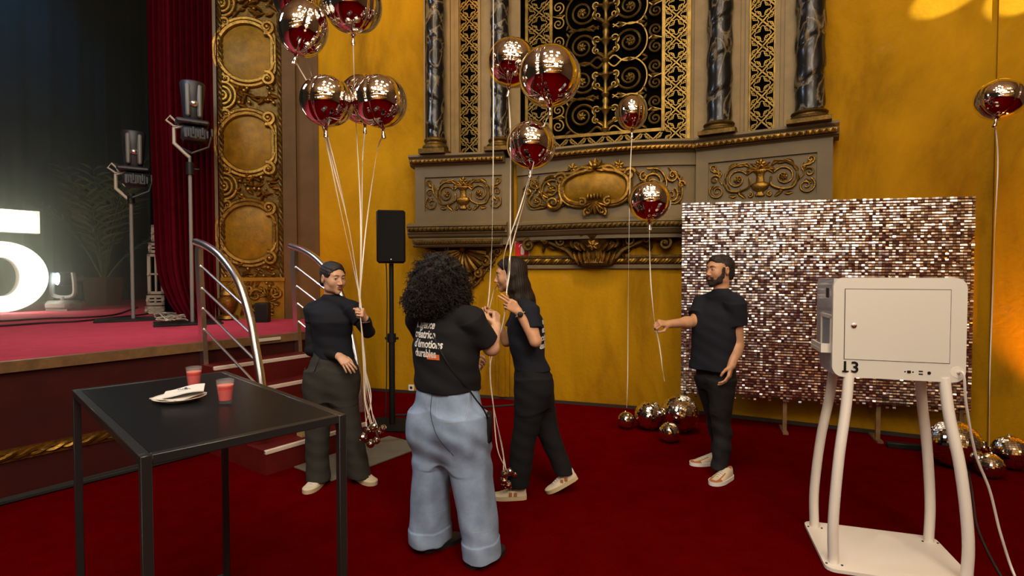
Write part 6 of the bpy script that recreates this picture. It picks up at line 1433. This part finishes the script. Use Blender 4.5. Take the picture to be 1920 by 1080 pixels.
# ------------------------------------------------------------------ 3 walking woman with long straight hair
def woman_walking():
    Y0 = 3.8; base = Vector((.152, Y0, 0)); B = lambda px, py, dy=0: np.array(at(px, py, Y0 + dy) - base); yaw = R(90)
    H = Head(B(957, 515, 0), R(92), R(-4), 0, 1.0); H.gx = 0
    SN, SF = B(992, 582, -.17), B(978, 580, .17); eN, wN = B(1004, 640, -.25), B(972, 584, -.24); eF, wF = B(950, 640, .16), B(924, 592, .10)
    F = grid((-.46, -.40, 0.0), (.46, .36, 1.76), .0036, .86); add_head(F, H)
    F.cone(H.P(0, -.03, -.06), B(975, 566, 0), .048, .056, .03); pass
    cx = lambda px, py: B(px, py)[0]
    F.loft([(.86, cx(1000, 705), 0, .15, .105), (1.0, cx(992, 668), 0, .115, .085), (1.2, cx(988, 620), 0, .135, .09), (1.32, cx(984, 585), 0, .14, .075), (1.40, cx(978, 568), 0, .09, .055)], yaw, .03)
    for S, E, W in ((SN, eN, wN), (SF, eF, wF)): F.chain([S, E, W], [.044, .037, .026], .02)
    for h, k, a in ((B(992, 715, -.08), B(984, 805, -.07), B(970, 895, -.05)), (B(1005, 715, .08), B(1022, 800, .08), B(1062, 885, .06))): F.chain([h, k, a], [.075, .05, .035], .03)
    add_hand(F, wN, B(938, 560, -.27) - wN, (-.25, .9, -.1), False, .92, None, .5, .03, ((.10, .15, .1), (.15, .2, .1), (.85, 1.1, .7), (.9, 1.2, .8)))
    add_hand(F, wF, B(905, 577, .06) - wF, (.2, -.7, -.6), True, .9, (.75, .9, .6), .8, .03)
    o = person('long-haired woman in dark tee and black trousers walking left with ribbons', base, F, M_SK2, lip_fn(H)); head_parts(H, o, M_LIP, M_HAIRL)
    F = grid((-.26, -.24, 1.22), (.34, .24, 1.80), .0045); e = lambda x, y, z, r, k=.02, op='add': F.ell(H.P(x, y, z), r, k, H.A, op)
    e(0, -.028, .034, (.084, .098, .094)); e(0, .03, .062, (.072, .062, .055)); e(0, -.045, -.06, (.088, .072, .12), .04)
    F.chain([H.P(0, -.055, -.10), H.P(0, -.085, -.20), H.P(0, -.115, -.27)], [.085, .078, .04], .04); F.chain([H.P(-.045, -.02, -.09), H.P(-.055, -.03, -.18), H.P(-.06, -.06, -.25)], [.045, .042, .02], .03)
    e(0, .098, -.045, (.10, .080, .118), .008, 'sub'); e(0, .128, .03, (.075, .075, .052), .01, 'sub'); [F.chain([H.P(s_ * .066, .012, .06), H.P(s_ * .082, -.004, -.01), H.P(s_ * .078, -.006, -.10)], [.018, .020, .026], .02) for s_ in (-1, 1)]; F.disp(lambda X, Y, Z: .0013 * np.sin(330 * X + 200 * Y + 12 * Z) + .001 * np.sin(150 * X - 120 * Y)); garment('hair', F, M_HAIRL, o)
    F = grid((-.40, -.36, .84), (.40, .34, 1.46), .005)
    F.loft([(.915, cx(998, 693), 0, .165, .128), (1.0, cx(992, 670), 0, .15, .118), (1.1, cx(987, 645), 0, .152, .128), (1.2, cx(985, 620), 0, .16, .136), (1.29, cx(987, 594), 0, .16, .112), (1.35, cx(984, 578), 0, .145, .082), (1.392, cx(979, 567), 0, .082, .062), (1.41, cx(977, 563), 0, .064, .056)], yaw, .02)
    for S in (SN, SF): F.cone(B(976, 566, 0), S, .056, .056, .03)
    for S, E, q in ((SN, eN, .62), (SF, eF, .62)): F.ell(S, (.06, .058, .056), .03); F.cone(S, S + (E - S) * q, .064, .062, .03, True)
    tee = garment('t_shirt', F, M_NAVY, o, folds(.0042, 22, 15, 1.9))
    F = grid((-.36, -.34, .03), (.46, .34, 1.0), .006)
    F.loft([(.975, cx(995, 677), 0, .145, .112), (.90, cx(998, 697), 0, .165, .125), (.82, cx(1001, 717), 0, .168, .130), (.74, cx(1000, 735), 0, .160, .120), (.66, cx(1001, 755), 0, .13, .095)], yaw, .02)
    F.loft([(.84, cx(997, 712), -.065, .085, .11), (.76, cx(996, 730), -.07, .095, .12), (.60, cx(990, 775), -.075, .09, .098), (.42, cx(982, 822), -.07, .082, .088), (.22, cx(975, 875), -.06, .078, .082), (.085, cx(970, 910), -.05, .078, .080)], yaw, .07, 2.1)
    F.loft([(.84, cx(1003, 712), .06, .085, .11), (.76, cx(1006, 730), .06, .095, .12), (.60, cx(1016, 775), .07, .088, .10), (.48, cx(1026, 808), .075, .08, .088), (.28, cx(1044, 858), .07, .075, .076), (.14, cx(1059, 893), .06, .076, .070)], yaw, .07, 2.1)
    garment('trousers', F, M_BLKT, o, folds(.0045, 14, 18, 4.0))
    shoe(o, (B(986, 933)[0], -.05, .0), R(90), 0, .25, M_CREAM, M_SOLE); shoe(o, (B(1084, 905)[0], .055, .105), R(94), R(-26), .25, M_CREAM, M_SOLE)
    for hl, yy, zz, pt in ((B(986, 933)[0], -.05, 0, 0), (B(1084, 905)[0], .055, .105, R(-26))):
        mb = MB(); A = rotm(R(90), pt)
        for k in range(2): q = np.array((hl, yy, zz)) + A @ np.array((-.046 if False else -.050, .075 + .035 * k, .045)); mb.box(tuple(q), (.022, .006, .028), bev=.002)
        mb.build('shoe_emblem', M_TAN, o, world=False)
    c = Vector(lerp(wN, eN, .10)); dw = Vector(eN - wN).normalized(); x, y = perp(dw)
    mb = MB(); mb.tube([c + x * (.031 * math.cos(a)) + y * (.031 * math.sin(a)) for a in np.linspace(0, 6.283, 25)[:-1]], .008, 6, closed=True, flat=.35); wt = mb.build('watch_strap', mat('pale watch strap', (.50, .42, .33), .6), o, world=False)
    nv = (Vector((0, -1, .1)) - dw * Vector((0, -1, .1)).dot(dw)).normalized(); x2 = nv.cross(dw); mb = MB(); mb.lathe([(.019, 0), (.019, .009), (.016, .011), (0, .011)], 20, c + nv * .027, (x2, dw, nv)); mb.build('watch_case', M_BLACK, wt, world=False)
    # print visible along the back edge, white thread at the lips
    bk = []; V = []; Fc = []
    for k in range(4):
        for j in range(3): n0 = len(V); xx = .03 + .045 * j; V += [(xx, -.058 * k, 0), (xx + .03, -.058 * k, 0), (xx + .03, .024 - .058 * k, 0), (xx, .024 - .058 * k, 0)]; Fc.append((n0, n0 + 1, n0 + 2, n0 + 3))
    V, Fc = [], []
    for k, s in enumerate(("L'agence", "créatrice", "d'émotions", "durables")):
        v, f = text_mesh(s, .062, 0, .0022, space=.93); n0 = len(V); V += [(a + .0 + .01 * k, b - .056 * k, 0) for a, b, c_ in v]; Fc += [tuple(i + n0 for i in t) for t in f]
    project(tee, V, Fc, Vector((cx(1100, 600), .11, B(1000, 606)[2])), Vector((0, -1, 0)), Vector((0, 0, 1)), Vector((-1, 0, 0)), .004, 'back_print', M_PRINT, o)
    mb = MB(); mb.tube(spline([tuple(H.P(0, .098, -.07)), tuple(B(926, 545, .04)), tuple(B(921, 565, .06)), tuple(B(917, 582, .07))], 6), .0035, 5, flat=.4); mb.build('ribbon_end', M_RIB, o, world=False)
    return o
woman_walking()

# ------------------------------------------------------------------ 4 bearded man
def man_beard():
    Y0 = 4.25; base = Vector((1.62, Y0, 0)); B = lambda px, py, dy=0: np.array(at(px, py, Y0 + dy) - base); yaw = R(133)
    H = Head(B(1349, 506, 0), R(108), R(2), 0, 1.02); H.gx = .001
    SN, SF = B(1380, 569, -.13), B(1319, 568, .13); eN, wN = B(1383, 648, -.10), B(1371, 686, -.17); eF, wF = B(1302, 603, .05), B(1252, 608, -.08)
    F = grid((-.56, -.44, 0.0), (.40, .40, 1.78), .0036, .84); add_head(F, H, True)
    F.cone(H.P(0, -.025, -.06), B(1351, 556, .0), .056, .062, .03)
    F.loft([(.84, .0, 0, .15, .10), (1.0, -.02, 0, .145, .095), (1.2, -.01, 0, .165, .10), (1.30, .01, 0, .165, .075), (1.36, .02, 0, .09, .045)], yaw, .03)
    for S, E, W in ((SN, eN, wN), (SF, eF, wF)): F.chain([S, E, W], [.054, .044, .031], .02)
    F.ell(lerp(eN, wN, .3), (.043, .043, .055), .03); F.ell(lerp(eF, wF, .3), (.055, .042, .043), .03)
    for h, k, a in ((B(1352, 725, -.06), B(1350, 800, -.06), B(1352, 880, -.10)), (B(1327, 725, .07), B(1338, 785, .125), B(1347, 852, .20))): F.chain([h, k, a], [.056, .034, .027], .03)
    add_hand(F, wN, B(1362, 722, -.20) - wN, (-.75, .5, .1), False, 1.02, (.35, .45, .3), .4, .05)
    add_hand(F, wF, B(1226, 605, -.14) - wF, (-.1, .55, -.8), True, 1.0, (1.0, 1.3, .9), .9, .02)
    o = person('bearded man in navy tee and black jeans holding one balloon ribbon', base, F, M_SK2, lip_fn(H), M_LIPM); head_parts(H, o, M_LIPM, M_BEARD, True)
    F = grid((-.2, -.2, 1.46), (.24, .2, 1.82), .0036); e = lambda x, y, z, r, k=.015, op='add': F.ell(H.P(x, y, z), r, k, H.A, op)
    e(0, -.028, .036, (.082, .098, .090)); e(0, .028, .066, (.066, .060, .052)); e(0, -.07, -.03, (.066, .055, .065), .03); e(0, .100, -.045, (.11, .098, .105), .008, 'sub'); e(0, .130, .025, (.08, .072, .058), .01, 'sub')
    for sg in (-1, 1): e(sg * .088, -.006, -.018, (.026, .028, .040), .008, 'sub'); e(sg * .071, .022, -.012, (.008, .012, .034), .006)
    e(0, -.09, -.125, (.10, .08, .05), .01, 'sub')
    F.disp(lambda X, Y, Z: .0028 * np.sin(120 * X + 40 * np.sin(30 * Z)) * np.sin(140 * Y + 60 * Z)); garment('hair', F, M_HAIRB, o)
    F = grid((-.2, -.2, 1.40), (.2, .2, 1.70), .003)
    e(0, .034, -.088, (.055, .056, .040)); e(0, .070, -.108, (.030, .024, .026)); e(0, .088, -.058, (.030, .012, .007), .006)
    e(0, .094, -.0585, (.026, .010, .0065), .006)
    for sg in (-1, 1): e(sg * .056, .028, -.062, (.014, .034, .042), .02); F.cone(H.P(sg * .062, .02, -.05), H.P(sg * .070, .014, .012), .013, .009, .015); e(sg * .028, .086, -.070, (.009, .010, .022), .010)
    e(0, .045, -.03, (.050, .085, .042), .006, 'sub'); e(0, .104, -.070, (.020, .016, .0095), .003, 'sub'); e(0, -.01, -.125, (.06, .055, .03), .01, 'sub')
    for sg in (-1, 1): e(sg * .036, .075, -.045, (.022, .03, .016), .006, 'sub')
    F.disp(lambda X, Y, Z: .0010 * np.sin(500 * X + 300 * Z) * np.sin(430 * Y - 380 * Z)); garment('beard', F, M_BEARD, o)
    F = grid((-.34, -.34, .78), (.34, .34, 1.48), .005); c = lambda px, py, dy=0: B(px, py, dy)[0]
    F.loft([(.835, c(1334, 692), .0, .172, .135), (.92, c(1336, 670), 0, .172, .132), (1.05, c(1339, 640), 0, .178, .130), (1.18, c(1342, 610), 0, .19, .13), (1.28, c(1346, 586), 0, .20, .115), (1.335, c(1349, 572), .005, .185, .09), (1.385, c(1350, 561), .01, .10, .072), (1.405, c(1350, 556), .012, .074, .068)], yaw, .02)
    for S in (SN, SF): F.cone(B(1351, 553, .0), S + np.array((0, 0, -.004)), .066, .064, .03)
    for S, E, q in ((SN, eN, .50), (SF, eF, .72)): F.ell(S, (.072, .07, .066), .03); F.cone(S, S + (E - S) * q, .074, .076, .03, True)
    tee = garment('t_shirt', F, M_NAVY, o, folds(.0044, 18, 13, 2.7))
    F = grid((-.34, -.34, .06), (.34, .42, .92), .0055)
    F.loft([(.90, c(1340, 676), 0, .145, .11), (.82, c(1342, 697), 0, .152, .115), (.74, c(1343, 717), 0, .155, .118), (.68, c(1344, 730), 0, .13, .10)], yaw, .02)
    F.loft([(.76, c(1352, 712, -.06), -.06, .095, .11), (.62, c(1352, 745, -.065), -.065, .088, .098), (.46, c(1352, 785, -.07), -.07, .07, .08), (.38, c(1354, 805, -.07), -.07, .066, .076), (.22, c(1353, 848, -.09), -.09, .062, .070), (.072, c(1350, 886, -.11), -.11, .060, .066)], R(110), .035, 2.1)
    F.loft([(.76, c(1326, 712, .06), .06, .09, .105), (.62, c(1330, 745, .08), .08, .082, .09), (.46, c(1338, 780, .12), .12, .066, .074), (.22, c(1346, 833, .18), .18, .058, .066), (.10, c(1348, 858, .21), .21, .056, .062)], R(110), .035, 2.1)
    garment('jeans', F, M_BLKJ, o, lambda X, Y, Z: folds(.003, 34, 12, 5.0)(X, Y, Z) * (1 + 1.2 * (Z < .5)))
    shoe(o, (B(1362, 886)[0] - .01, -.11, .0), R(128), 0, .275, M_CREAM, M_PRINT, M_TAN, h=.09, wd=.05); shoe(o, (B(1362, 858)[0] + .03, .20, .0), R(100), 0, .275, M_CREAM, M_PRINT, M_TAN, h=.09, wd=.05)
    V, Fc = text_mesh('v', .05, 0, .0025); V = V + [(-.008 + x, -.014 + y, z) for x, y, z in ((0, 0, 0), (.022, 0, 0), (.022, .004, 0), (0, .004, 0))]; Fc = Fc + [tuple(len(V) - 4 + i for i in range(4))]
    v2, f2 = text_mesh('o', .03, 0, .001); n0 = len(V); V += [(x - .012, y + .012, z) for x, y, z in v2]; Fc += [tuple(i + n0 for i in f) for f in f2]
    project(tee, V, Fc, Vector(B(1332, 572, -.5)), Vector((1, 0, 0)), Vector((0, 0, 1)), Vector((0, 1, 0)), .002, 'shirt_emblem', M_PRINT, o)
    return o
man_beard()
